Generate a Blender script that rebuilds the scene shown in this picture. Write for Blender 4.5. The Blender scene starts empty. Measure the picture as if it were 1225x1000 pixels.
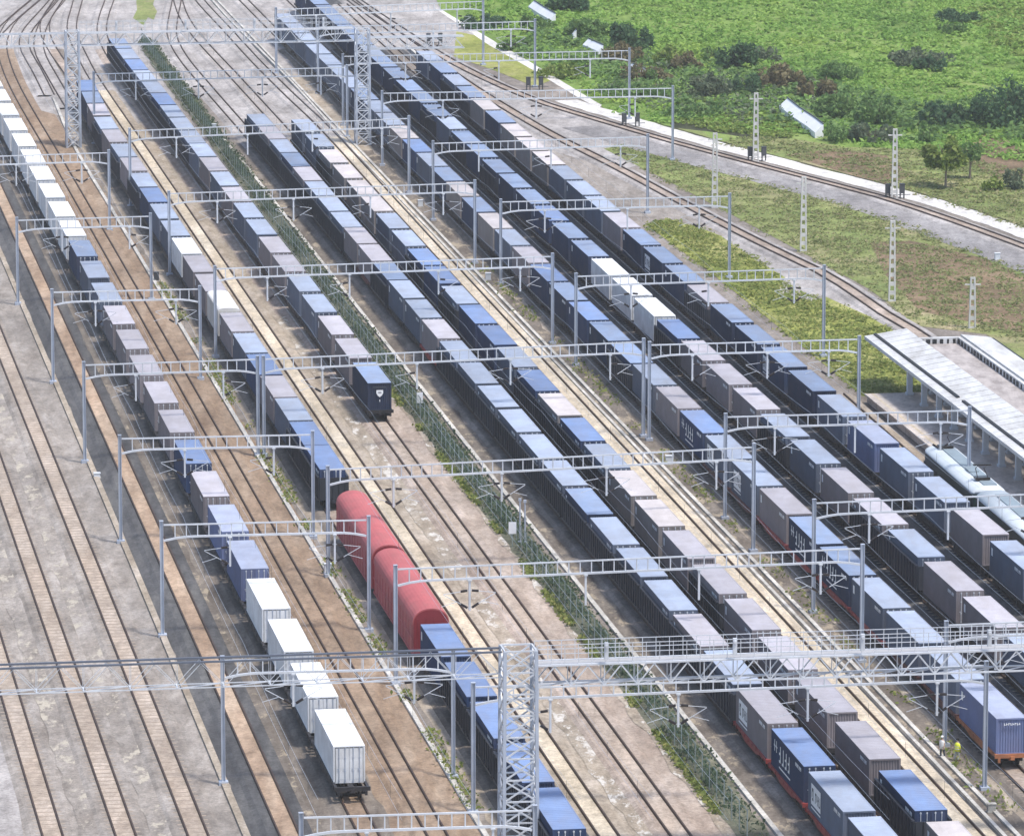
import bpy, math, random
import numpy as np
from mathutils import Vector, Matrix
random.seed(7); rng = np.random.default_rng(11)
R = math.radians
S = bpy.context.scene
C = S.collection
# ------------------------------------------------------------------ camera model
F, H, PITCH = 6940.0, 110.0, R(10.6)
cs, sn = math.cos(PITCH), math.sin(PITCH)
def W(px, py, z=0.0):
    """point on the horizontal plane z seen at photograph pixel px, py"""
    u = (px-612.5)/F; v = (py-500.0)/F
    dy = cs - v*sn; dz = -sn - v*cs
    t = (z-H)/dz
    return Vector((u*t, dy*t, z))
def WY(py, z=0.0): return W(612.5, py, z).y
TH = R(8.55)
AL = Vector((-math.sin(TH), math.cos(TH), 0)); PE = Vector((math.cos(TH), math.sin(TH), 0))

# ------------------------------------------------------------------ mesh builder
class MB:
    def __init__(s): s.v=[]; s.f=[]; s.m=[]
    def poly(s, pts, m=0):
        i=len(s.v); s.v += [tuple(p) for p in pts]; s.f.append(list(range(i,i+len(pts)))); s.m.append(m)
    def hexa(s, p, m=0):
        i=len(s.v); s.v += [tuple(q) for q in p]
        for f in ((0,3,2,1),(4,5,6,7),(0,1,5,4),(1,2,6,5),(2,3,7,6),(3,0,4,7)):
            s.f.append([i+k for k in f]); s.m.append(m)
    def box(s, x0,x1,y0,y1,z0,z1, m=0):
        s.hexa([(x0,y0,z0),(x1,y0,z0),(x1,y1,z0),(x0,y1,z0),(x0,y0,z1),(x1,y0,z1),(x1,y1,z1),(x0,y1,z1)], m)
    def bar(s, p, q, w, h=None, m=0, up=(0,0,1)):
        h = h or w; p=Vector(p); q=Vector(q); d=(q-p).normalized(); u=Vector(up)
        if abs(d.dot(u))>.98: u=Vector((1,0,0))
        a=d.cross(u).normalized()*(w/2); b=a.cross(d).normalized()*(h/2)
        s.hexa([p-a-b,p+a-b,p+a+b,p-a+b,q-a-b,q+a-b,q+a+b,q-a+b], m)
    def tube(s, p, q, r, r2=None, n=8, m=0):
        r2 = r if r2 is None else r2
        p=Vector(p); q=Vector(q); d=(q-p).normalized(); u=Vector((0,0,1))
        if abs(d.dot(u))>.98: u=Vector((1,0,0))
        a=d.cross(u).normalized(); b=a.cross(d)
        i=len(s.v)
        for c,rr in ((p,r),(q,r2)):
            for k in range(n):
                t=2*math.pi*k/n; s.v.append(tuple(c+(a*math.cos(t)+b*math.sin(t))*rr))
        for k in range(n):
            s.f.append([i+k,i+(k+1)%n,i+n+(k+1)%n,i+n+k]); s.m.append(m)
        s.f.append([i+k for k in range(n)][::-1]); s.m.append(m)
        s.f.append([i+n+k for k in range(n)]); s.m.append(m)
    def loft(s, rings, m=0, cap=True, closed=True):
        i=len(s.v); n=len(rings[0])
        for r in rings: s.v += [tuple(p) for p in r]
        for a in range(len(rings)-1):
            for k in range(n if closed else n-1):
                s.f.append([i+a*n+k, i+a*n+(k+1)%n, i+(a+1)*n+(k+1)%n, i+(a+1)*n+k]); s.m.append(m)
        if cap:
            s.f.append([i+k for k in range(n)][::-1]); s.m.append(m)
            s.f.append([i+(len(rings)-1)*n+k for k in range(n)]); s.m.append(m)
    def mesh(s, name, mats, smooth=False):
        me=bpy.data.meshes.new(name); me.from_pydata(s.v,[],s.f)
        for mt in (mats if isinstance(mats,(list,tuple)) else [mats]): me.materials.append(mt)
        me.polygons.foreach_set('material_index', s.m)
        if smooth: me.polygons.foreach_set('use_smooth',[True]*len(s.f))
        me.update(); return me
def part(name, me, parent=None, loc=None, rz=0):
    o=bpy.data.objects.new(name, me); C.objects.link(o)
    if parent: o.parent=parent
    if loc is not None: o.location=loc
    if rz: o.rotation_euler=(0,0,rz)
    return o
def tag(o, label, cat, group=None, kind=None):
    if label: o['label']=label; o['category']=cat
    if group: o['group']=group
    if kind: o['kind']=kind
    return o
def thing(name, label, cat, loc=(0,0,0), rz=0, group=None):
    o=bpy.data.objects.new(name, None); C.objects.link(o); o.location=loc; o.rotation_euler=(0,0,rz)
    o.empty_display_size=.3
    return tag(o,label,cat,group)
def struct(name, me):
    o=part(name, me); o['kind']='structure'; return o
def copy_obj(o, parent=None):
    c=o.copy(); C.objects.link(c)
    for k in list(c.keys()): del c[k]
    if parent: c.parent=parent
    return c

# ------------------------------------------------------------------ materials
def nodes(name):
    m=bpy.data.materials.new(name); m.use_nodes=True
    nt=m.node_tree; b=nt.nodes['Principled BSDF']; return m,nt,b
def N(nt,t,**kw):
    n=nt.nodes.new(t)
    for k,v in kw.items(): setattr(n,k,v)
    return n
def noise(nt, vec, scale, detail=4, rough=.6):
    n=N(nt,'ShaderNodeTexNoise'); n.inputs['Scale'].default_value=scale
    n.inputs['Detail'].default_value=detail; n.inputs['Roughness'].default_value=rough
    nt.links.new(vec,n.inputs['Vector']); return n.outputs['Fac']
def ramp(nt, fac, stops):
    r=N(nt,'ShaderNodeValToRGB'); e=r.color_ramp.elements
    while len(e)<len(stops): e.new(.5)
    for k,(p,c) in enumerate(stops): e[k].position=p; e[k].color=(*c,1)
    nt.links.new(fac,r.inputs['Fac']); return r.outputs['Color']
def mixc(nt, a, b, fac, mode='MIX'):
    x=N(nt,'ShaderNodeMix',data_type='RGBA',blend_type=mode)
    for sock,val in ((x.inputs[0],fac),(x.inputs[6],a),(x.inputs[7],b)):
        if isinstance(val,(float,int)): sock.default_value=val
        elif isinstance(val,tuple): sock.default_value=(*val,1)
        else: nt.links.new(val,sock)
    return x.outputs[2]
def pos(nt, sx=1, sy=1, rot=-TH):
    g=N(nt,'ShaderNodeNewGeometry'); mp=N(nt,'ShaderNodeMapping')
    mp.inputs['Rotation'].default_value=(0,0,rot); mp.inputs['Scale'].default_value=(sx,sy,1)
    nt.links.new(g.outputs['Position'],mp.inputs['Vector']); return mp.outputs['Vector']
def paint(name, col, rough=.55, var=.18, scale=.8, metal=0, rnd=.22, dirt=None, dfac=.5, spec=.35):
    m,nt,b=nodes(name)
    v=pos(nt); f=noise(nt,v,scale,5,.65)
    lo=tuple(c*(1-var) for c in col); hi=tuple(min(1,c*(1+var)) for c in col)
    c=ramp(nt,f,[(.3,lo),(.7,hi)])
    if dirt:
        f2=noise(nt,pos(nt,1.6,.5),scale*.9,6,.7)
        k=N(nt,'ShaderNodeMapRange'); k.inputs[1].default_value=.42; k.inputs[2].default_value=.72
        k.inputs[4].default_value=dfac; nt.links.new(f2,k.inputs[0])
        c=mixc(nt,c,dirt,k.outputs[0])
    if rnd:
        oi=N(nt,'ShaderNodeObjectInfo'); k=N(nt,'ShaderNodeMapRange')
        k.inputs[3].default_value=1-rnd; k.inputs[4].default_value=1+rnd
        nt.links.new(oi.outputs['Random'],k.inputs[0])
        vv=N(nt,'ShaderNodeHueSaturation'); nt.links.new(k.outputs[0],vv.inputs['Value']); nt.links.new(c,vv.inputs['Color'])
        c=vv.outputs['Color']
    nt.links.new(c,b.inputs['Base Color']); b.inputs['Roughness'].default_value=rough; b.inputs['Metallic'].default_value=metal
    b.inputs['Specular IOR Level'].default_value=spec
    return m
def ground(name, c1, c2, c3, stretch=.25, scale=.35, bump=.35, fine=.3, rot=-TH):
    m,nt,b=nodes(name)
    f=noise(nt,pos(nt,1,stretch,rot),scale,6,.65)
    c=ramp(nt,f,[(.32,c1),(.5,c2),(.68,c3)])
    f2=noise(nt,pos(nt,1,1,rot),3.2,4,.8)
    g=ramp(nt,f2,[(.3,(1-fine,)*3),(.7,(1+fine,)*3)])
    c=mixc(nt,c,g,1.0,'MULTIPLY')
    f4=noise(nt,pos(nt,1,.6,rot),.07,4,.6)
    g4=ramp(nt,f4,[(.35,(.82,.82,.82)),(.65,(1.14,1.13,1.12))])
    c=mixc(nt,c,g4,1.0,'MULTIPLY')
    f5=noise(nt,pos(nt,1,.45,rot),1.1,5,.75); c=mixc(nt,c,ramp(nt,f5,[(.33,(.74,.735,.73)),(.5,(1,1,1)),(.67,(1.2,1.19,1.18))]),1.0,'MULTIPLY')
    nt.links.new(c,b.inputs['Base Color']); b.inputs['Roughness'].default_value=.95
    b.inputs['Specular IOR Level'].default_value=.1
    bp=N(nt,'ShaderNodeBump'); bp.inputs['Strength'].default_value=bump; bp.inputs['Distance'].default_value=.15
    f3=noise(nt,pos(nt),5.0,5,.8); nt.links.new(f3,bp.inputs['Height']); nt.links.new(bp.outputs['Normal'],b.inputs['Normal'])
    return m
def leafmat(name, stops, patch=None):
    m,nt,b=nodes(name)
    g=N(nt,'ShaderNodeNewGeometry'); c=ramp(nt,g.outputs['Random Per Island'],stops)
    if patch:
        f=noise(nt,pos(nt,1,.6),.045,5,.65); c=mixc(nt,c,ramp(nt,f,patch),1.0,'MULTIPLY')
    nt.links.new(c,b.inputs['Base Color']); b.inputs['Roughness'].default_value=.7; b.inputs['Specular IOR Level'].default_value=.15
    tr=N(nt,'ShaderNodeBsdfTranslucent'); nt.links.new(c,tr.inputs['Color']); mx=N(nt,'ShaderNodeMixShader'); mx.inputs[0].default_value=.4
    nt.links.new(b.outputs[0],mx.inputs[1]); nt.links.new(tr.outputs[0],mx.inputs[2]); nt.links.new(mx.outputs[0],nt.nodes['Material Output'].inputs['Surface'])
    return m

M={}
M['ground']=ground('yard_gravel',(.165,.142,.12),(.22,.193,.168),(.29,.26,.235))
M['greygravel']=ground('blue_grey_gravel',(.20,.175,.152),(.27,.242,.215),(.345,.315,.288),.2,.5)
M['palegravel']=ground('pale_gravel',(.25,.232,.218),(.345,.322,.308),(.45,.425,.41),.3,.3)
M['dark']=ground('dark_cinder',(.06,.06,.063),(.09,.09,.093),(.14,.138,.135),.08,.4)
M['oil']=ground('oil_stained_gravel',(.12,.10,.083),(.18,.155,.13),(.255,.226,.195),.12,.45)
M['tan']=ground('tan_ballast',(.21,.15,.105),(.265,.197,.142),(.33,.258,.195),.1,.5)
M['orange']=ground('rusty_sand',(.28,.195,.135),(.37,.275,.20),(.47,.37,.28),.12,.3)
M['pinktan']=ground('pink_tan_ballast',(.265,.21,.17),(.345,.283,.235),(.43,.365,.315),.2,.4)
M['yellow']=ground('yellow_sand',(.42,.36,.27),(.52,.45,.345),(.6,.54,.44),.12,.3)
M['peach']=ground('peach_sand',(.30,.24,.19),(.375,.312,.255),(.46,.395,.335),.12,.4)
M['white']=ground('white_stone_chips',(.34,.32,.295),(.45,.43,.40),(.55,.53,.5),.5,.7)
M['sand']=ground('sandy_gravel',(.26,.215,.165),(.34,.29,.23),(.435,.38,.32),.25,.4)
M['slope']=ground('grey_slope',(.19,.18,.178),(.25,.238,.236),(.32,.308,.305),.2,.3)
M['path']=ground('pale_path',(.50,.48,.45),(.60,.58,.55),(.68,.66,.63),.3,.25,.15,.12)
M['concrete']=ground('worn_concrete',(.36,.35,.32),(.47,.455,.42),(.58,.565,.53),.3,.6,.2,.2)
M['field']=ground('weed_field',(.11,.175,.04),(.16,.24,.055),(.23,.29,.09),.8,.05,.4,.35)
M['grass']=ground('rough_grass',(.14,.19,.06),(.21,.24,.085),(.31,.26,.16),.7,.075,.4,.35)
M['ygrass']=ground('yellow_grass',(.15,.19,.045),(.25,.27,.07),(.36,.34,.15),.6,.12,.4,.35)
M['brown']=ground('bare_soil',(.12,.095,.055),(.19,.135,.085),(.27,.2,.13),.7,.12,.4,.35)
M['ditch']=ground('ditch_soil',(.03,.035,.02),(.05,.055,.03),(.08,.085,.045),.5,.3)
M['platform']=ground('platform_paving',(.42,.37,.335),(.5,.45,.41),(.58,.53,.49),.5,.3,.1,.12)
M['steel']=paint('galvanised_steel',(.60,.62,.65),.5,.12,.6,.25,.08)
M['post']=paint('painted_post',(.42,.46,.53),.5,.12,.6,.2,.08)
M['rail']=paint('rusty_rail',(.06,.035,.024),.6,.3,.4,.2,0)
M['sleeper']=paint('concrete_sleeper',(.30,.245,.195),.9,.2,2,0,.1)
M['insul']=paint('brown_insulator',(.02,.014,.012),.3,.1,1,0,0)
M['black']=paint('black_wagon',(.018,.018,.021),.6,.3,.7,0,.2,(.06,.05,.045),.5)
M['redwagon']=paint('red_wagon',(.30,.045,.04),.6,.25,.7,0,.15,(.12,.05,.04),.5)
M['rustwagon']=paint('rust_wagon',(.34,.13,.055),.7,.25,.7,0,.15,(.16,.07,.04),.6)
M['maroon']=paint('maroon_wagon',(.13,.05,.04),.7,.25,.7,0,.15,(.08,.06,.05),.6)
M['wheel']=paint('wheel_steel',(.03,.026,.024),.5,.2,2,.3,0)
M['gond']=paint('gondola_black',(.03,.034,.045),.55,.25,.6,0,.25,(.05,.05,.055),.4)
M['whitemark']=paint('white_lettering',(.74,.75,.76),.6,.08,1,0,0)
M['darkmark']=paint('dark_lettering',(.05,.055,.07),.6,.08,1,0,0)
M['carred']=paint('red_paint',(.45,.115,.118),.65,.14,.4,0,.06,(.30,.13,.12),.6,.2)
M['cardark']=paint('dark_red_paint',(.20,.022,.03),.5,.1,.5,0,0)
M['green']=paint('dark_green_paint',(.012,.035,.03),.4,.1,.5,0,0)
M['palegreen']=paint('pale_mint_paint',(.56,.60,.625),.4,.08,.5,0,0)
M['darkchord']=paint('dark_chord_steel',(.13,.145,.18),.5,.12,.6,.2,.05)
M['roofgrey']=paint('grey_blue_roof',(.22,.27,.30),.5,.15,.5,0,0)
M['glass']=paint('dark_glass',(.012,.018,.02),.45,.1,1,0,0)
M['roofwhite']=paint('white_roof_sheet',(.56,.565,.565),.7,.10,.3,0,0,(.30,.285,.265),.85)
M['roofdirt']=paint('dirty_flat_roof',(.42,.38,.36),.85,.2,.5,0,0,(.14,.12,.11),.75)
M['colwhite']=paint('white_column',(.62,.65,.68),.6,.08,.5,0,.05)
M['wallgrey']=paint('grey_wall',(.36,.36,.37),.8,.12,.5,0,.05)
M['gutter']=paint('dark_gutter',(.015,.016,.018),.6,.1,1,0,0)
M['conpole']=paint('pale_concrete_pole',(.55,.54,.51),.85,.14,1,0,.08)
M['panel']=paint('white_hoarding',(.74,.75,.78),.6,.06,.4,0,.04,(.5,.5,.48),.3)
M['bark']=paint('bark',(.24,.19,.14),.9,.25,3,0,.1)
M['twig']=paint('twig',(.10,.075,.05),.9,.25,3,0,.1)
M['fencepost']=paint('grey_fence_post',(.24,.28,.275),.6,.1,1,.1,.1)
M['wire']=paint('green_wire',(.05,.10,.07),.6,.1,1,0,0)
M['skin']=paint('skin',(.42,.26,.18),.6,.05,3,0,0)
M['vest']=paint('yellow_vest',(.78,.82,.06),.6,.08,4,0,0)
M['stripe']=paint('silver_stripe',(.75,.76,.76),.4,.05,4,0,0)
M['trouser']=paint('pale_trousers',(.42,.44,.40),.8,.1,4,0,0)
M['darkcloth']=paint('dark_cloth',(.05,.06,.08),.8,.1,4,0,0)
M['shirt']=paint('white_shirt',(.7,.7,.68),.8,.08,4,0,0)
M['hair']=paint('black_hair',(.01,.009,.008),.6,.05,3,0,0)
M['helmet']=paint('white_helmet',(.75,.75,.73),.4,.05,3,0,0)
M['cabinet']=paint('dark_cabinet',(.055,.06,.066),.6,.2,2,0,.1)
M['hedge']=leafmat('hedge_leaves',[(0,(.06,.09,.055)),(.55,(.095,.135,.075)),(.9,(.15,.185,.10)),(1,(.22,.24,.14))])
M['weed']=leafmat('weed_leaves',[(0,(.14,.19,.045)),(.6,(.22,.26,.07)),(1,(.33,.32,.11))])
M['fieldleaf']=leafmat('field_leaves',[(0,(.15,.275,.05)),(.5,(.225,.38,.075)),(1,(.31,.46,.12))],
                       [(.3,(.62,.68,.66)),(.45,(.95,.97,.95)),(.55,(1.05,1,1)),(.7,(1.4,1.12,1.0))])
def patchy(name, base, top, sc=.42, lo=.53, hi=.6):
    m=ground(name,*base); nt=m.node_tree; b=nt.nodes['Principled BSDF']; c=b.inputs['Base Color'].links[0].from_socket
    f=noise(nt,pos(nt,1.5,.6),sc,5,.75); k=N(nt,'ShaderNodeMapRange'); k.inputs[1].default_value=lo; k.inputs[2].default_value=hi; nt.links.new(f,k.inputs[0])
    f2=noise(nt,pos(nt,1,1.6),1.6,4,.8); t=ramp(nt,f2,[(.3,tuple(q*.72 for q in top)),(.65,top)])
    nt.links.new(mixc(nt,c,t,k.outputs[0]),b.inputs['Base Color']); return m
M['greypatch']=patchy('gravel_with_white_patches',((.20,.175,.152),(.27,.242,.215),(.345,.315,.288)),(.48,.43,.35))
M['sandpatch']=patchy('sand_with_white_patches',((.235,.195,.15),(.315,.268,.212),(.41,.36,.3)),(.62,.585,.53))
M['oilpatch']=patchy('stained_gravel_with_tan_patches',((.105,.088,.073),(.16,.138,.117),(.235,.208,.18)),(.38,.32,.24),.3)
M['hedgesoil']=ground('hedge_soil',(.10,.10,.075),(.14,.142,.10),(.2,.195,.145))
M['drygrass']=leafmat('dry_grass_blades',[(0,(.17,.215,.075)),(.6,(.235,.26,.10)),(1,(.33,.29,.165))])
M['bushdark']=leafmat('dark_bush_leaves',[(0,(.045,.10,.05)),(.6,(.08,.15,.07)),(1,(.13,.21,.095))])
M['bushmid']=leafmat('green_bush_leaves',[(0,(.10,.18,.06)),(.6,(.15,.25,.075)),(1,(.22,.32,.11))])
M['bushbrown']=leafmat('brown_bush_leaves',[(0,(.14,.12,.06)),(.6,(.20,.17,.09)),(1,(.27,.24,.13))])
M['bushlime']=leafmat('lime_bush_leaves',[(0,(.11,.17,.035)),(.6,(.19,.26,.055)),(1,(.31,.36,.11))])
M['bushgrey']=leafmat('grey_bush_leaves',[(0,(.09,.125,.07)),(.6,(.15,.19,.11)),(1,(.24,.27,.17))])

# container paints: side colour, roof colour with dust and sky reflection put in, words
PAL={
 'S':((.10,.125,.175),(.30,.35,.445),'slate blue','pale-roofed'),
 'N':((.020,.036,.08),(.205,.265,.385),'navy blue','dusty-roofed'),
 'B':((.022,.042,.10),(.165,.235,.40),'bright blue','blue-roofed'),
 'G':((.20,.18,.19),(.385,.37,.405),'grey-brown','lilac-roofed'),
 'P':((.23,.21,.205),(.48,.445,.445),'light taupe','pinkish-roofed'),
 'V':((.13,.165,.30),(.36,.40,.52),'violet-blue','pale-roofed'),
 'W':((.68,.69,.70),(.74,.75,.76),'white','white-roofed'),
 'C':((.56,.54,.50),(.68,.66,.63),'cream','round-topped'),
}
MP={}; MR={}
for k,(a,b,_,_) in PAL.items():
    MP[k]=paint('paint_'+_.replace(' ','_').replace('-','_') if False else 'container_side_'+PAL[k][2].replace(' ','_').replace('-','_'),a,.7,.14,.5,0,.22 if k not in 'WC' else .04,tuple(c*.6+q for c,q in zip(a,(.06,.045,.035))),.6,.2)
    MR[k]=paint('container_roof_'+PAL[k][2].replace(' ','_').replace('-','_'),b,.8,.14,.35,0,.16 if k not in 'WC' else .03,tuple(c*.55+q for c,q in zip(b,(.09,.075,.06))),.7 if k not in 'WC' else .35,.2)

# ------------------------------------------------------------------ paths (x as a smooth function of y on the ground)
class Path:
    def __init__(s, pts):
        pts=sorted([(p.y,p.x) for p in pts]); s.y=[p[0] for p in pts]; s.x=[p[1] for p in pts]
        n=len(pts); s.d=[]
        for i in range(n):
            a=max(0,i-1); b=min(n-1,i+1); s.d.append((s.x[b]-s.x[a])/(s.y[b]-s.y[a]))
    def X(s,y):
        Y=s.y
        if y<=Y[0]: return s.x[0]+s.d[0]*(y-Y[0])
        if y>=Y[-1]: return s.x[-1]+s.d[-1]*(y-Y[-1])
        i=max(j for j in range(len(Y)-1) if Y[j]<=y); h=Y[i+1]-Y[i]; t=(y-Y[i])/h
        return ((2*t**3-3*t*t+1)*s.x[i]+(t**3-2*t*t+t)*h*s.d[i]+(-2*t**3+3*t*t)*s.x[i+1]+(t**3-t*t)*h*s.d[i+1])
    def P(s,y,z=0): return Vector((s.X(y),y,z))
    def T(s,y): return Vector((s.X(y+1)-s.X(y-1),2,0)).normalized()
    def head(s,y): t=s.T(y); return math.atan2(-t.x,t.y)
    def sample(s,y0,y1,step=8):
        n=max(2,int((y1-y0)/step)+1); return [y0+(y1-y0)*i/(n-1) for i in range(n)]
def fitpath(px, z=0, deg=2, extra=()):
    w=[W(a,b,z) for a,b in px]
    co=np.polyfit([p.y for p in w],[p.x for p in w],deg)
    y0=395 if not extra else min(p.y for p in w); y1=max(p.y for p in w)
    if not extra: y1=1030
    y0=min(y0,395)
    pts=[Vector((float(np.polyval(co,y)),y,0)) for y in np.linspace(y0,y1,7)]
    pts+=[W(a,b,0) for a,b in extra]
    return Path(pts)
def curve(px): return Path([W(a,b,0) for a,b in px])

RZ=4.1
P={}
P['A']=fitpath([(62.5,1000),(2,800)],0,1)
P['B']=fitpath([(149.5,1000),(80.5,800),(10,600)],0,1)
P['C']=fitpath([(236.5,1000),(156.5,800),(76.5,600),(9,434)],0,2)
P['D']=fitpath([(346,1000),(257,800),(165,600),(77,400),(-4,226)],0,2)
P['T1']=fitpath([(2.5,120.5),(21.5,156),(66.5,238),(104.5,307.5),(134,358.5),(164,418),(215.5,517.6),(304.5,680.5),(385.5,833),(418,892.5)],RZ,2)
P['T2']=fitpath([(521.5,1000),(412,800),(298.5,600),(186,400),(73,200),(20,110)],0,2,[(5,72),(3,50),(14,28),(40,5),(62,-14)])
P['T3']=fitpath([(122,138),(142,171),(175.5,222),(216.5,285),(274,372.5),(305,421),(341.5,475),(575,829),(609,886),(644.5,936)],RZ,2,[(84,92),(66,66),(55,45),(55,25),(68,8),(84,-12)])
P['E']=fitpath([(726,1000),(563,760),(470,622),(454,600),(318,400),(249,296),(182.5,200),(112,94)],0,2,[(97,66),(88,46),(86,30),(91,10),(97,-12)])
P['T4']=fitpath([(812,1000),(660,789),(521,600),(455,504),(390.5,421.5),(337.5,345),(287,280),(201.5,161)],0,2,[(150,93),(131,64),(122,42),(124,22),(131,2),(136,-14)])
P['T5']=fitpath([(330,165),(423,272.5),(580,457.6),(688,579),(748,652),(816.5,730),(935.5,865),(1024.5,968.5)],RZ,2,[(240,97),(217,68),(206,45),(207,25),(211,5),(214,-14)])
P['T6']=fitpath([(371,159),(406,194),(498.5,295),(581,388.5),(679.5,497),(798.5,627),(917.5,753.5),(1060,909.5),(1110,967)],RZ,2,[(280,93),(240,50),(221,24),(213,2),(210,-14)])
P['Hh']=fitpath([(1163,1000),(993,818),(948,766),(790,600),(620,400),(472,254),(390,155)],0,2,[(345,114),(305,74),(272,38),(244,8),(228,-12)])
P['ch']=fitpath([(1185,996),(1097,904),(1021,824),(950,748),(880,676),(786,570),(710,488),(620,398),(530,305),(416,180)],0,2,[(350,107),(310,66),(270,26),(240,-8)])
P['T7']=fitpath([(386.5,65),(504,181.5),(541,216),(623.5,294.5),(714,383),(825,489),(954,615),(1071,727.5),(1210,861.5)],RZ,2)
P['T8']=fitpath([(516.5,127),(584,188),(639.5,239.5),(687.5,282.5),(799,383),(893,465),(955,527),(1030,591.5),(1112,665),(1198,742)],RZ,2)
P['T9']=fitpath([(521.5,74.5),(606,147),(684.5,216),(775.5,292.5),(886.5,385),(989.5,469.5),(1100,566),(1186,638)],RZ,2)
P['G']=curve([(1320,620),(1225,512),(1150,440),(1100,402),(1068,384),(1030,358),(988,331),(930,303),(870,273),(800,236),(737,202),(660,163),(582,117),(540,89),(500,61),(455,28),(424,5),(400,-14)])
P['M']=curve([(1500,420),(1350,348),(1224,297),(1070,243),(962,214),(886,194),(815,175),(720,147),(640,122),(548,80),(480,38),(432,6),(405,-14)])
P['L']=fitpath([(1225,622),(1128,538)],4.1,1)
P['R2']=curve([(86,133),(64,96),(47,62),(50,36),(70,2),(84,-14)])
P['R3']=curve([(60,118),(44,86),(30,60),(31,42),(58,10),(78,-14)])
P['R1']=curve([(-60,95),(-12,52),(12,28),(45,0),(66,-18)])

# ------------------------------------------------------------------ ground, beds, strips
g=MB(); g.poly([(-2500,-600,0),(2500,-600,0),(2500,4000,0),(-2500,4000,0)]); struct('ground', g.mesh('ground',M['ground']))
_z=[0.004]
def nz():
    _z[0]+=.0012; return _z[0]
def strip(name, path, l, r, mat, y0=396, y1=1020, wob=.22, z=None):
    z=z or nz(); b=MB(); prev=None
    for y in path.sample(y0,y1,3.2 if wob else 12):
        p=path.P(y); t=path.T(y); n=Vector((t.y,-t.x,0))
        a=p+n*(l+(random.uniform(-wob,wob) if wob else 0)); c=p+n*(r+(random.uniform(-wob,wob) if wob else 0)); a.z=c.z=z
        if prev: b.poly([prev[0],prev[1],c,a])
        prev=(a,c)
    return struct(name,b.mesh(name,M[mat]))
def patch(name, px, mat, z=None):
    z=z or nz(); b=MB(); b.poly([W(x,y,z) for x,y in px][::-1]); return struct(name,b.mesh(name,M[mat]))
def blobpatch(name, path, l, r, mat, spots, z=None):
    """uneven islands of loose stone lying along a path"""
    z=z or nz(); b=MB()
    for (ya,yb) in spots:
        y=ya
        while y<yb:
            L=random.uniform(1.2,3.6); cx=random.uniform(l,r); w=random.uniform(.25,.62)*(r-l)
            t=path.T(y); n=Vector((t.y,-t.x,0)); c=path.P(y)+n*cx
            pts=[]
            for k in range(9):
                a=2*math.pi*k/9; q=c+n*(math.cos(a)*w*random.uniform(.7,1.15))+t*(math.sin(a)*L*random.uniform(.7,1.15)); q.z=z; pts.append(q)
            z+=.0004; b.poly(pts); y+=L*random.uniform(.9,2.2)
    return struct(name,b.mesh(name,M[mat]))
far=1020
# wide zones
strip('gravel_path',P['C'],-26,6.2,'greygravel')
strip('gravel_path',P['D'],-2.9,-1.4,'dark')
strip('gravel_path',P['D'],1.7,8,'oil')
strip('gravel_path',P['T1'],-2.6,2.4,'oil')
strip('gravel_path',P['T2'],-2.9,3.7,'tan')
strip('gravel_path',P['E'],-8,9.4,'sand',396,WY(60))
strip('gravel_path',P['T4'],-2.6,4.2,'pinktan',396,1000)
patch('gravel_path',[(-40,-15),(640,-15),(545,62),(470,30),(430,70),(380,150),(330,185),(235,100),(150,160),(40,130),(-40,80)],'palegravel')  # throat ground whitened, hazy brightness put into its colour
patch('gravel_path',[(205,60),(330,110),(420,180),(470,250),(430,250),(330,145),(300,150),(245,110)],'palegravel')
strip('gravel_path',P['T5'],-6,-1.7,'ground',396,WY(185))
strip('gravel_path',P['Hh'],-3.4,1.2,'yellow',396,WY(160))
strip('gravel_path',P['ch'],1.0,9,'sand',396,WY(90))
strip('gravel_path',P['T7'],-2,12,'oil',396,WY(40))
strip('gravel_path',P['T9'],-4,2.0,'dark')
patch('gravel_path',[(500,55),(548,75),(640,118),(725,146),(800,190),(735,205),(800,240),(930,306),(1060,382),(1035,398),(985,352),(880,318),(800,262),(740,255),(560,105)],'palegravel')
patch('gravel_path',[(660,180),(740,205),(800,238),(880,280),(850,285),(800,262),(735,258)],'greygravel')
# vegetation ground
patch('field',[(505,-40),(528,14),(592,50),(640,78),(706,118),(745,146),(800,152),(900,180),(1016,211),(1120,243),(1240,283),(1420,340),(1420,-60)],'field')
patch('soil_patch',[(860,172),(900,160),(960,168),(1010,176),(1100,178),(1180,190),(1260,210),(1420,250),(1420,350),(1225,278),(1120,243),(1016,211),(900,182),(845,168),(800,153),(830,150)],'grass')
patch('soil_patch',[(940,185),(1000,178),(1060,186),(1090,210),(1060,222),(1000,204)],'brown')
patch('soil_patch',[(1160,165),(1190,160),(1225,180),(1225,212),(1190,214),(1165,196)],'brown')
patch('soil_patch',[(735,96),(760,88),(800,92),(860,96),(905,120),(860,126),(800,112),(760,112)],'brown')
patch('ditch',[(800,146),(850,147),(905,156),(945,160),(945,166),(900,166),(850,158),(805,153)],'ditch')
patch('grass_verge',[(722,178),(745,174),(800,190),(886,210),(962,232),(1070,262),(1224,324),(1330,368),(1330,480),(1225,430),(1180,400),(1098,390),(1040,346),(980,313),(930,286),(870,254),(800,217)],'grass')
patch('grass_verge',[(1040,290),(1090,288),(1180,310),(1225,332),(1225,400),(1160,385),(1100,372),(1060,330)],'brown')
patch('grass_verge',[(772,268),(800,262),(835,272),(862,282),(905,312),(950,338),(990,356),(1030,374),(1062,388),(1098,410),(1105,474),(1032,474),(945,402),(845,322)],'ygrass')
patch('gravel_path',[(940,330),(985,330),(1000,352),(970,360),(930,350)],'palegravel')
patch('grass_verge',[(543,68),(546,38),(575,44),(620,70),(660,96),(640,104),(590,84)],'ygrass')
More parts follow.
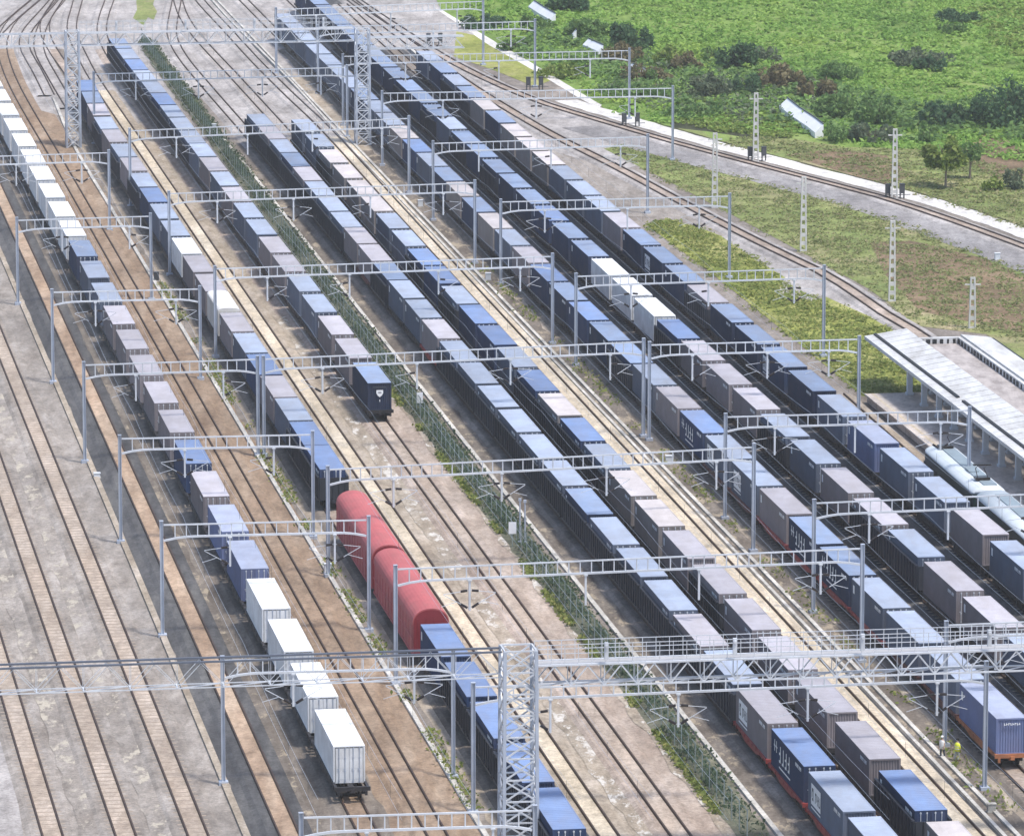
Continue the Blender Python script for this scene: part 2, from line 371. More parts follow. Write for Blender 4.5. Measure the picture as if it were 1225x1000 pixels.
patch('grass_verge',[(159,22),(164,12),(163,2),(168,-14),(180,-14),(186,-4),(183,6),(188,14),(184,24),(177,21),(172,31),(165,26)],'grass')
strip('path',P['M'],3.0,6.6,'path',560,WY(122))
patch('path',[(520,10),(528,12),(592,50),(640,78),(706,118),(720,126),(716,130),(690,116),(634,82),(586,55)],'path')
# ballast shoulders: one raised bed with sloping sides per track
_bz=[.14]
pale=WY(58)
def bed(path, mat, y0=396, y1=1020, inner=None, hw=1.55, pale=None):
    pale=pale or WY(58)
    _bz[0]+=.0045; zt=_bz[0]; b=MB(); prev=None
    for y in path.sample(y0,y1,10):
        p=path.P(y); t=path.T(y); n=Vector((t.y,-t.x,0))
        row=[p+n*o+Vector((0,0,zz)) for o,zz in ((-hw-.45,0),(-hw,zt),(-.72,zt),(.72,zt),(hw,zt),(hw+.45,0))]
        if prev:
            for k in range(5): b.poly([prev[k],prev[k+1],row[k+1],row[k]],2 if y>pale else 1 if k==2 else 0)  # past the pale distance beds whiten, haze put into the colour
        prev=row
    struct('ballast_bed', b.mesh('ballast_bed',[M[mat],M[inner or mat],M['palegravel']])); return zt
def track(path, label, mat, inner=None, y0=396, y1=1020, sleepers=True, hw=1.55, pale=None):
    zt=bed(path,mat,y0,y1,inner,hw,pale)
    t=thing('railway_track',label,'railway track',path.P(y0),0,'railway tracks of the yard'); o=Vector(path.P(y0))
    for s in (-.75,.75):
        b=MB(); prev=None
        for y in path.sample(y0,y1,10):
            p=path.P(y)-o; d=path.T(y); n=Vector((d.y,-d.x,0)); c=p+n*s
            row=[c+n*a+Vector((0,0,zz)) for a,zz in ((-.10,zt-.02),(-.06,zt+.17),(.06,zt+.17),(.10,zt-.02))]  # section widened so the rail's side shadow is part of its shape
            if prev:
                for k in range(3): b.poly([prev[k],prev[k+1],row[k+1],row[k]])
            prev=row
        part('rail',b.mesh('rail',M['rail']),t)
    if sleepers:
        b=MB(); y=y0+.5
        while y<min(y1,900):
            d=path.T(y); n=Vector((d.y,-d.x,0)); c=path.P(y)-o
            b.bar(c-n*1.2+Vector((0,0,zt-.075)),c+n*1.2+Vector((0,0,zt-.075)),.24,.17); y+=1.2
        s=part('sleepers',b.mesh('sleepers',M['sleeper']),t); s['kind']='stuff'
    return zt
ZT={}
for k,lab,mt,inn,y1,sl in (
 ('A','track at the far bottom left beside the white patch','greygravel','peach',1020,True),
 ('B','second empty track from the bottom left corner','greygravel','peach',1020,True),
 ('C','third empty track from the bottom left corner, left of the trough','greygravel','peach',1020,True),
 ('D','empty track with rusty orange bed left of the leftmost train','dark','orange',1020,False),
 ('T1','track carrying the leftmost train of containers','oil','tan',1020,False),
 ('T2','empty tan track right of the leftmost train','tan','tan',1030,False),
 ('T3','track carrying the train with two red car carriers','oil','pinktan',1030,False),
 ('E','empty track with pale yellow sand right of the red car carriers','sand','yellow',1030,False),
 ('T4','track left of the green fence, with the short train','pinktan','peach',1030,False),
 ('T5','track carrying the train just right of the green fence','ground','pinktan',1030,False),
 ('T6','track carrying the train left of the drain channel','oil','oil',1030,True),
 ('Hh','empty pale track beside the drain channel','yellow','yellow',1030,False),
 ('T7','track carrying the train that ends beside two workers','oil','pinktan',1020,True),
 ('T8','track carrying the train with three white containers','dark','oil',1020,True),
 ('T9','track carrying the rightmost train of containers','dark','oil',960,True),
 ('G','curving track that runs behind the station canopy','palegravel','pinktan',1025,False),
 ('M','curving main track beside the pale path and field','palegravel','pinktan',1025,False),
 ('L','track under the green passenger train by the platform','sand','sand',600,True),
 ('R2','track curving through the throat just left of the upper left tower','palegravel','palegravel',1030,False),
 ('R3','track curving through the throat between the tan track and tower','palegravel','palegravel',1030,False),
 ('R1','track curving away at the top left corner','palegravel','palegravel',1030,False)):
    y0 = 396 if k not in ('G','M','L','R1','R2','R3') else {'R2':WY(131),'R3':WY(116),'G':560,'M':600,'L':470,'R1':780}[k]
    ZT[k]=track(P[k],lab,mt,inn,y0,y1,sl,1.55,{'E':WY(105),'T5':WY(175),'T6':WY(172),'Hh':WY(160),'T4':WY(60)}.get(k))
# loose stone, troughs, kerbs
def yy(*px): return [(WY(b),WY(a)) for a,b in px]
strip('gravel_path',P['B'],-3.3,-1.75,'greypatch',396,1000,.25)
strip('gravel_path',P['C'],-3.4,-1.75,'greypatch',396,1000,.25)
strip('gravel_path',P['A'],-3.4,-1.9,'greypatch',396,700,.25)
strip('gravel_path',P['E'],2.2,4.2,'sandpatch',396,WY(380),.3)
strip('gravel_path',P['T4'],3.2,5.0,'sandpatch',396,WY(420),.3)
strip('gravel_path',P['T1'],-5.6,-3.2,'oilpatch',396,WY(150),.3)
strip('gravel_path',P['T7'],-6.5,-2.6,'oilpatch',396,WY(180),.3)
strip('gravel_path',P['T5'],-3.6,-2.2,'oilpatch',396,WY(200),.3)
strip('gravel_path',P['M'],-7.5,-1.8,'slope',480,WY(150))
strip('ditch',P['M'],6.7,7.1,'ditch',480,WY(150),.1)
patch('pale_concrete_apron',[(-5,850),(6,866),(30,1010),(-5,1010)],'palegravel')
def trough(path, off, w, label, y0=396, y1=1000, h=.22, mat='concrete'):
    t=thing('cable_trough',label,'cable trough',path.P(y0),0,'concrete cable troughs'); o=path.P(y0); b=MB(); y=y0
    while y<y1:
        L=6.0; d=path.T(y); n=Vector((d.y,-d.x,0)); a=path.P(y)-o+n*off; e=a+d*L
        b.bar(a+Vector((0,0,h/2)),e+Vector((0,0,h/2)),w,h)
        y+=L*d.y
    part('trough_cover',b.mesh('trough_cover',M[mat]),t)
trough(P['D'],-3.15,.55,'long pale concrete trough left of the dark strip and rusty track',396,900,.2,'sand')
trough(P['T3'],-3.9,.4,'pale concrete trough left of the train with red car carriers',396,WY(120))
trough(P['T5'],-3.9,.4,'pale concrete trough between the green fence and its train',396,WY(170))
trough(P['T7'],-4.3,.35,'pale concrete trough left of the train that ends beside workers')
trough(P['T9'],2.6,.5,'long pale kerb along the right side of the rightmost train',480,900,.6)
b=MB(); bw=MB(); prev=None; o=P['ch'].P(396)
for y in P['ch'].sample(396,1000,10):
    p=P['ch'].P(y)-o; d=P['ch'].T(y); n=Vector((d.y,-d.x,0))
    row=[p+n*a+Vector((0,0,zz)) for a,zz in ((-.72,0.0),(-.70,.2),(-.6,.2),(-.58,.05),(.52,.05),(.55,.3),(.85,.3),(.9,0.0))]
    if prev:
        for k in range(7): (b if k!=3 else bw).poly([prev[k],prev[k+1],row[k+1],row[k]])
    prev=row
t=thing('drain_channel','long open concrete drain channel between the two middle trains','drain channel',o)
part('channel_wall',b.mesh('channel_wall',M['concrete']),t); part('channel_bed',bw.mesh('channel_bed',M['dark']),t)

# ------------------------------------------------------------------ containers and wagons
CL,CW,CH=12.19,2.44,2.9
def container_meshes(k):
    b=MB(); hl=CL/2; hw=CW/2
    n=42
    for s in (-1,1):                                   # corrugated long sides
        pts=[]; L=CL-.3; y=-L/2; st=L/n
        for i in range(n):
            for fy,fx in ((0,0),(.25,0),(.5,.04),(.75,.04)): pts.append((y+st*(i+fy),hw-.02-fx))
        pts.append((L/2,hw-.02))
        for (ya,xa),(yb,xb) in zip(pts,pts[1:]):
            q=[(s*xa,ya,.14),(s*xb,yb,.14),(s*xb,yb,CH-.12),(s*xa,ya,CH-.12)]
            b.poly(q if s>0 else q[::-1])
        b.box(*(sorted((s*(hw-.1),s*hw))),-hl+.16,hl-.16,0,.15); b.box(*(sorted((s*(hw-.08),s*hw))),-hl+.16,hl-.16,CH-.13,CH-.03)
        for e in (-1,1):
            b.box(*(sorted((s*(hw-.16),s*hw))),*(sorted((e*(hl-.16),e*hl))),0,CH-.03)
    for e in (-1,1):                                   # end walls
        m=10; st=(CW-.32)/m; x=-hw+.16; pts=[]
        for i in range(m):
            for fx,fy in ((0,0),(.25,0),(.5,.04),(.75,.04)): pts.append((x+st*(i+fx),hl-.06-fy))
        pts.append((hw-.16,hl-.06))
        for (xa,ya),(xb,yb) in zip(pts,pts[1:]):
            q=[(xa,e*ya,.1),(xb,e*yb,.1),(xb,e*yb,CH-.1),(xa,e*ya,CH-.1)]; b.poly(q if e<0 else q[::-1])
        b.box(-hw+.16,hw-.16,*(sorted((e*(hl-.1),e*hl))),0,.14); b.box(-hw+.16,hw-.16,*(sorted((e*(hl-.1),e*hl))),CH-.14,CH-.03)
    b.poly([(-hw+.1,-hl+.1,.08),(-hw+.1,hl-.1,.08),(hw-.1,hl-.1,.08),(hw-.1,-hl+.1,.08)])
    body=b.mesh('container_body',MP[k])
    r=MB(); x=hw-.01
    if k=='C':
        prof=[(-x,CH-.03)]+[(-x*math.cos(t),CH-.02+.34*math.sin(t)**.7) for t in np.linspace(.12,math.pi-.12,9)]+[(x,CH-.03)]
        r.loft([[(a,y,c) for a,c in prof] for y in (-hl+.02,hl-.02)])
    else:
        r.box(-x,x,-hl+.02,-hl+.35,CH-.03,CH); r.box(-x,x,hl-.35,hl-.02,CH-.03,CH)
        y=-hl+.35; m=22; st=(CL-.7)/m; pts=[]
        for i in range(m):
            for fy,fz in ((0,0),(.3,0),(.5,-.022),(.8,-.022)): pts.append((y+st*(i+fy),CH-.004+fz))
        pts.append((hl-.35,CH-.004))
        for (ya,za),(yb,zb) in zip(pts,pts[1:]): r.poly([(-x,ya,za),(x,ya,za),(x,yb,zb),(-x,yb,zb)])
        for s in (-1,1): r.box(*(sorted((s*(x-.06),s*x))),-hl+.35,hl-.35,CH-.035,CH-.001)
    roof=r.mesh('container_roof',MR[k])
    doors=[]
    for s in (-1,1):
        d=MB(); x0,x1=(sorted((s*.02,s*(hw-.17))))
        d.box(x0,x1,-hl-.005,-hl+.05,.12,CH-.15,0)
        for i in range(3): d.box(x0+.06,x1-.06,-hl-.018,-hl-.005,.3+i*.85,.3+i*.85+.62,0)
        for fx in (.3,.75):
            xx=s*(hw-.17)*fx; d.tube((xx,-hl-.05,.1),(xx,-hl-.05,CH-.12),.03,n=6,m=1)
            d.box(xx-.14,xx+.02,-hl-.075,-hl-.05,1.05,1.12,1)
            for zz in (.16,.9,1.9,CH-.25): d.box(xx-.06,xx+.06,-hl-.06,-hl-.005,zz,zz+.09,1)
        if k=='W':
            d.box(x0,x1,-hl-.02,-hl+.03,CH-.15,CH-.1,2); xe=s*(hw-.17)
            d.box(*(sorted((xe,xe+s*.03))),-hl-.02,-hl+.03,.1,CH-.1,2)
        doors.append(d.mesh('container_door',[MP[k],M['steel'] if k!='W' else M['post'],M['gutter']]))
    return body,roof,doors
CM={k:container_meshes(k) for k in PAL}
def bogie_mesh(wheels=True):
    b=MB()
    for s in (-1,1):
        b.bar((s*.98,-1.25,.52),(s*.98,-.45,.42),.14,.22,0); b.bar((s*.98,-.45,.42),(s*.98,.45,.42),.14,.3,0); b.bar((s*.98,.45,.42),(s*.98,1.25,.52),.14,.22,0)
        for e in (-.875,.875): b.box(s*.98-.13,s*.98+.13,e-.16,e+.16,.32,.6,0)
    b.box(-1,1,-.2,.2,.42,.68,0)
    return b
BG=bogie_mesh().mesh('bogie_frame',M['black'])
w=MB()
for s in (-1,1):
    w.tube((s*.68,0,.42),(s*.81,0,.42),.42,n=18); w.tube((s*.64,0,.42),(s*.68,0,.42),.455,n=18)
w.tube((-.9,0,.42),(.9,0,.42),.09,n=8); WS=w.mesh('wheelset',M['wheel'])
def flat_mesh(L, mat):
    b=MB(); h=L/2
    b.box(-.22,.22,-h,h,.62,1.0)
    for s in (-1,1):
        x0,x1=sorted((s*1.12,s*1.32))
        pr=[(-h,1.13),(h,1.13),(h,.88),(h-2.6,.82),(h-4.2,.58),(-h+4.2,.58),(-h+2.6,.82),(-h,.88)]
        b.loft([[(x0,a,c) for a,c in pr],[(x1,a,c) for a,c in pr]])
        for i in range(8):
            y=-h+1+i*(L-2)/7; b.box(*sorted((s*1.32,s*1.36)),y-.05,y+.05,.85,1.1)
    for i in range(7):
        y=-h+.2+i*(L-.4)/6; b.box(-1.12,1.12,y-.15,y+.15,.85,1.1)
    for e in (-1,1):
        b.box(-1.38,1.38,*sorted((e*h,e*(h+.14))),.84,1.16); b.box(-.16,.16,*sorted((e*(h+.14),e*(h+.32))),.72,.98)
        for s in (-1,1):
            b.box(s*1.05-.1,s*1.05+.1,*sorted((e*(h+.14),e*(h+.2))),.5,.84)
    return b.mesh('wagon_frame',mat)
FW={}
def flat(L,mk):
    if (L,mk) not in FW: FW[(L,mk)]=flat_mesh(L,M[mk])
    return FW[(L,mk)]
def gond_mesh():
    b=MB(); h=6.45; zt=3.1
    b.box(-1.4,1.4,-h,h,.95,1.08); b.box(-.25,.25,-h,h,.6,.95)
    for s in (-1,1):
        x0,x1=sorted((s*1.33,s*1.40)); b.box(x0,x1,-h,h,1.08,zt)
        b.box(*sorted((s*1.3,s*1.48)),-h,h,zt,zt+.12); b.box(*sorted((s*1.40,s*1.50)),-h,h,.92,1.12)
        for i in range(12):
            y=-h+.25+i*(2*h-.5)/11; b.box(*sorted((s*1.40,s*1.52)),y-.08,y+.08,1.12,zt)
        for i in range(5):
            y=-h+1.6+i*2.42; b.box(*sorted((s*1.40,s*1.44)),y-.45,y+.45,1.2,1.85)
    for e in (-1,1):
        b.box(-1.33,1.33,*sorted((e*(h-.07),e*h)),1.08,zt)
        for i in range(5): b.box(-1.2+i*.6-.05,-1.2+i*.6+.05,*sorted((e*h,e*(h+.1))),1.0,zt)
        b.box(-1.45,1.45,*sorted((e*h,e*(h+.12))),zt,zt+.12) if False else None
        b.box(-.16,.16,*sorted((e*h,e*(h+.28))),.72,.95)
    return b.mesh('wagon_body',M['gond'])
GM=gond_mesh()
def bogies(t, L, near, mk=None):
    for e in (-1,1):
        b=part('bogie',BG,t,(0,e*(L/2-2.0),0))
        if near:
            for q in (-.875,.875): part('wheelset',WS,b,(0,q,0))
ORD='first second third fourth fifth sixth seventh eighth ninth tenth eleventh twelfth thirteenth fourteenth fifteenth sixteenth seventeenth eighteenth nineteenth twentieth twenty-first twenty-second twenty-third twenty-fourth twenty-fifth twenty-sixth twenty-seventh twenty-eighth twenty-ninth thirtieth thirty-first thirty-second thirty-third thirty-fourth thirty-fifth thirty-sixth thirty-seventh thirty-eighth thirty-ninth fortieth'.split()
# markings painted on the sides: short strokes and bars
def logo_board():
    b=MB(); x=-CW/2-.012
    def q(y0,y1,z0,z1,m,d=0): b.box(x-d-.006,x-d,y0,y1,z0,z1,m)
    q(1.6,4.9,.75,2.35,0)
    for k,(ya,yb,za,zb) in enumerate(((4.1,4.5,1.1,1.3),(4.1,4.25,1.3,1.8),(4.1,4.6,1.8,2.05),(4.5,4.65,1.35,1.8),
        (3.35,3.5,1.1,1.9),(3.0,3.35,1.75,1.9),(2.95,3.1,1.3,1.8),(2.55,2.68,1.1,1.9),(2.2,2.33,1.1,1.9),(2.33,2.55,1.5,1.62),(1.75,1.87,1.1,1.9),(1.87,2.08,1.1,1.22))):
        q(ya,yb,za,zb,1,.008)
    q(1.6,4.9,.45,.58,0)
    return b.mesh('side_marking',[M['whitemark'],M['darkmark']])
def logo_text():
    b=MB(); x=-CW/2-.012
    def q(y0,y1,z0,z1): b.box(x-.006,x,y0,y1,z0,z1,0)
    for y in (4.6,3.9): q(y,y+.16,1.5,2.4); q(y-.2,y+.36,1.85,2.0)
    for y in (2.4,1.3,.2,-.9):
        q(y,y+.22,1.0,2.3); q(y+.22,y+.6,1.0,1.2)
        if y!=1.3: q(y+.22,y+.6,1.6,1.78)
    q(-1.2,3.0,.55,.68)
    return b.mesh('side_marking',[M['whitemark']])
def logo_small():
    b=MB(); x=-CW/2-.012
    b.box(x-.006,x,4.9,5.45,1.75,2.45)
    return b.mesh('side_marking',[M['whitemark']])
def front_text():
    b=MB(); y=-CL/2-.1
    for i in range(8):
        x=-.62+i*.17; b.box(x,x+.05,y,y+.05,2.36,2.52); b.box(x+.05,x+.12,y,y+.05,2.36+(i%3)*.055,2.40+(i%3)*.055)
    return b.mesh('front_marking',[M['whitemark']])
def shield():
    b=MB(); y=-CL/2-.09
    pts=[(-.34,2.15),(.34,2.15),(.36,1.85),(.22,1.6),(0,1.42),(-.22,1.6),(-.36,1.85)]
    b.loft([[(a,y,c) for a,c in pts],[(a,y+.06,c) for a,c in pts]])
    b.box(-.16,.16,y-.01,y,1.86,1.95,1); b.box(-.04,.04,y,y+.06,.95,1.15); b.box(-.7,.7,y,y+.06,2.38,2.5,1)
    return b.mesh('front_marking',[M['whitemark'],M['darkmark']])
def code_mark():
    b=MB(); x=-CW/2-.012
    for i in range(11):
        if i!=4: y=-5.2+i*.2; b.box(x-.006,x,y,y+.13,2.3+(i%2)*.03,2.52)
    b.box(x-.005,x-.001,-5.2,-3.0,2.24,2.28)
    return b.mesh('code_marking',[M['whitemark']])
LOGO={'code':code_mark(),'board':logo_board(),'text':logo_text(),'small':logo_small(),'front':front_text(),'shield':shield()}
def place(path, rowname, idx, code, yfront, L, n_groups, zt):
    """code: colour letter, d = in a gondola, r/o/m = red/orange/maroon wagon, l = board, t = text, f/s = front marks"""
    k=code[0]; ops=code[1:]; yc=yfront+CL/2*math.cos(path.head(yfront)); hd=path.head(yc); c=path.P(yc,zt+.17-.03)
    near=yfront<640
    col,rf=PAL[k][2],PAL[k][3]; word=ORD[idx]
    extra=''
    if 'l' in ops: extra='sign-painted '
    if 't' in ops: extra='white-lettered '
    if 'd' in ops:
        w=thing('gondola_wagon',f'dark ribbed gondola wagon holding container {word} from near end of {rowname}','wagon',c,hd,'wagons in '+rowname)
        part('wagon_body',GM,w); bogies(w,12.9,near); dz=1.1-.14
    else:
        mk='redwagon' if 'r' in ops else 'rustwagon' if 'o' in ops else 'maroon' if 'm' in ops else 'black'
        cn={'redwagon':'red','rustwagon':'orange-brown','maroon':'maroon','black':'black'}[mk]
        fl=12.7 if L<15 else 15.6
        w=thing('flat_wagon',f'{cn} flat wagon under container {word} from near end of {rowname}','wagon',c,hd,'wagons in '+rowname)
        part('wagon_frame',flat(fl,mk),w); bogies(w,fl,near); dz=1.17-.14
    t=thing('shipping_container',f'{extra}{rf} {col} container, {word} from near end of {rowname}','container',c+Vector((0,0,dz+random.uniform(-.004,.004))),hd+random.uniform(-.002,.002),'containers in '+rowname)
    body,roof,doors=CM[k]
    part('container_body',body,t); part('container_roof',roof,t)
    if k in 'WC' or random.random()<.6 and not ({'f','s'}&set(ops)):
        for d in doors: part('container_door',d,t)
    if 'l' in ops: part('side_marking',LOGO['board'],t)
    elif 't' in ops: part('side_marking',LOGO['text'],t)
    elif k not in 'WC' and random.random()<.6: part('side_marking',LOGO['small'],t)
    if near and k!='C' and random.random()<.75: part('code_marking',LOGO['code'],t)
    if 'f' in ops: part('front_marking',LOGO['front'],t)
    if 's' in ops: part('front_marking',LOGO['shield'],t)
def train(pk, rowname, rows, L, deg=3, start=0, zt=None):
    """rows: (code, roof-front pixel row or None), nearest first"""
    path=P[pk]; ii=[i for i,(c,y) in enumerate(rows) if y is not None]
    co=np.polyfit(ii,[WY(rows[i][1],RZ+.1) for i in ii],deg)
    for i,(code,_) in enumerate(rows):
        place(path,rowname,i+start,code,float(np.polyval(co,i)),L,len(rows),ZT[pk])
    return len(rows)
def rows(s, ys): return list(zip(s.split(),ys))
train('T1','leftmost train',rows('W W W W V V G B G G G G G S S N W W W W W W W W W W',
 [892.5,833,None,728.5,680.5,636,None,555,517.6,482.7,448.7,418,387.5,358.5,332.5,307.5,282,258,238,215,195,175,156,138,120.5,None]),16.4)
CR='red-carrier train'
train('T3',CR,rows('Bd Bd Bd Bd B',[988,936,886,829,None]),13.47,1)
train('T3',CR,rows('Bd Bd S G B S G C G G W S S B Sd G Sd G Sd G N B',
 [562,531,502.5,475,447.5,421,396,372.5,350,328,306,284,258,240,222,204,189,171,155,138,123,None]),13.47,3,5)
train('T4','short navy-ended train',rows('Ns G G S S G G S S G S G S Sd Sd Sd Bd Sd Sd Bd Sd Nd',
 [458.5,427,401.5,375,350,324,303,282,260.5,240.5,222,204,187,171,155,140,125.6,111,97,83,70,None]),13.47)
train('T5','train right of the fence',rows('Sr Slr Btr Glr Sd Gd Sd Sd Sd Nd Sd Sd Sd Sd Sd Sd Gr S S Nd Gm G Sd Sd Sd Gd Nd Sd',
 [None,968.5,915,865,820,773,731,690,652,615,579,549,515,486,457.6,430,404,380,356,334,312,292,273,253,235,216,198,182]) + [('Gd',165),('Sd',None)],13.47)
train('T6','train left of drain channel',rows('P Bd G G G G Gd G P P Sd Bd Pd Bd S B B Sd B Bd S S P P P Pd S',
 [None,967,909.5,858,None,753.5,704.5,None,627,591.5,560,527.5,497,468,441,413,388.5,364.5,340,316,295,274,252,231,212,194,177])+[('S',159)],13.47)
train('T7','train right of drain channel',rows('Vfo Sm Sm Sr Ntr Ntr Grm Slm Slm Bt G S Nd N B N B G S P N P N S B P S S N S S S S S S S',
 [861.5,814,770,727.5,687,None,615,580,549,519,489,460,None,None,383,360,337.5,315.5,294.5,275,254,None,216,None,181.5,None,None,None,None,None,None,None,65,None,None,None]),13.47,2)
train('T8','train with three whites',rows('S G G Sd Gd G S Sd G G G Bd W W W N N B N N Nd N Nd S Nd N Nd N N S N N Nd N N N',
 [None,742,703,665,627.5,591.5,556,527,494,465,436,410,383,354,None,303.5,282.5,260.5,239.5,222,204,188,172,156,141,127]+[None]*10),13.47,2)
train('T9','rightmost container train',rows('S S G S S V S N Nl N N Gd N Nl N G S S S P P P N P Nd Sd N S',
 [None,682,638,600,566,533,503,469.5,438,410,385,361.5,338.5,315.5,292.5,272,252.5,235.5,216,198,181,164.5,147,131,115.5,101,88,74.5]),13.47)

# car carriers
def car_carrier(y_px, label):
    path=P['T3']; yf=WY(y_px,4.9); L=24.6; yc=yf+L/2*math.cos(path.head(yf)); hd=path.head(yc); z0=ZT['T3']+.14
    t=thing('car_carrier_wagon',label,'car carrier',path.P(yc,z0),hd,'red car carrier wagons')
    hw=1.52; zs=3.45; h=L/2
    b=MB(); b.box(-hw,hw,-h,h,.85,zs-.002)
    for s in (-1,1):
        for i in range(14):
            y=-h+.4+i*(L-.8)/13; b.box(*sorted((s*hw,s*(hw+.05))),y-.06,y+.06,.95,zs-.1)
        b.box(*sorted((s*hw,s*(hw+.07))),-h,h,.8,.95); b.box(*sorted((s*hw,s*(hw+.06))),-h,h,2.1,2.2)
    part('wagon_body',b.mesh('wagon_body',M['carred']),t)
    r=MB(); prof=[(-hw-.03,zs)]+[((hw+.03)*-math.cos(a),zs+1.3*math.sin(a)**.8) for a in np.linspace(.1,math.pi-.1,15)]+[(hw+.03,zs)]
    r.loft([[(x,y,z) for x,z in prof] for y in np.linspace(-h-.12,h+.12,15)])
    part('curved_roof',r.mesh('curved_roof',M['carred'],False),t)
    pr=[(-hw+.06,.95)]+[((hw-.06)*-math.cos(a),zs+1.2*math.sin(a)**.8) for a in np.linspace(0,math.pi,13)]+[(hw-.06,.95)]
    for s in (-1,1):
        e=MB(); e.loft([[(x,s*(h+.13),z) for x,z in pr],[(x,s*(h+.17),z) for x,z in pr]])
        for i in range(4): e.box(-1.1+i*.7-.04,-1.1+i*.7+.04,*sorted((s*(h+.17),s*(h+.21))),1.0,3.9)
        part('end_wall',e.mesh('end_wall',M['cardark']),t)
    bogies(t,20,True)
car_carrier(729.5,'red round-roofed car carrier nearer the bridge tower, in front of its twin')
car_carrier(653.5,'red round-roofed car carrier farther up the train, behind its twin')

# passenger locomotive and coach at the platform
def coach(y_px, L, label, loco, name):
    path=P['L']; yf=WY(y_px,4.1); yc=yf-L/2*.93; hd=path.head(yc); z0=ZT['L']+.14
    t=thing(name,label,'locomotive' if loco else 'coach',path.P(yc,z0),hd); h=L/2; hw=1.66
    b=MB(); pr=[(-hw+.12,.7),(hw-.12,.7),(hw,1.1),(hw,3.4),(-hw,3.4),(-hw,1.1)]
    ends=[(-h,.9),(-h+.5,1),(h-1.6,1),(h-.4,.86),(h,.72)] if loco else [(-h,1),(h,1)]
    b.loft([[(x*s,y,z) for x,z in pr] for y,s in ends]); part('coach_body',b.mesh('coach_body',M['green']),t)
    r=MB(); pr=[(-hw,3.4)]+[(-hw*.98,3.52),(-hw*.88,3.72),(-hw*.7,3.9),(-hw*.45,4.02),(hw*.45,4.02),(hw*.7,3.9),(hw*.88,3.72),(hw*.98,3.52)]+[(hw,3.4)]
    r.loft([[(x*s,y,3.4+(z-3.4)*(s**2)) for x,z in pr] for y,s in ends]); part('coach_roof_side',r.mesh('coach_roof_side',M['palegreen'],True),t)
    d=MB(); d.box(-.35,.9,-h+.9,h-2.2,4.0,4.12)
    for i in range(2,3): d.box(-.4,.5,-h+1.5+i*2.6,-h+3.4+i*2.6,4.12,4.24)
    part('coach_roof_deck',d.mesh('coach_roof_deck',M['roofgrey']),t)
    n=int(L//2.2)
    for i in range(n):
        y=-h+1.5+i*(L-3)/(n-1); w_=MB(); w_.box(-hw-.012,-hw+.02,y-.55,y+.55,1.75,2.6); part('window',w_.mesh('window',M['glass']),t)
    if loco:
        for yp in (h-3.0,-h+3.2):
            p=MB(); p.box(-.7,.7,yp-.5,yp+.5,4.16,4.4)
            for s in (-.5,.5): p.bar((s,yp-.3,4.4),(s*.8,yp+1.0,5.0),.07); p.bar((s*.8,yp+1.0,5.0),(s*.9,yp-.2,5.5),.06)
            p.bar((-.85,yp-.2,5.55),(.85,yp-.2,5.55),.12); p.bar((-.85,yp+.1,5.55),(.85,yp+.1,5.55),.12)
            part('pantograph',p.mesh('pantograph',M['insul']),t)
    bogies(t,L-3,True)
coach(535,22,'dark green locomotive with pale rounded roof beside the station platform',True,'locomotive')
coach(592,25,'green coach with pale rounded roof behind the locomotive, at right frame edge',False,'passenger_coach')

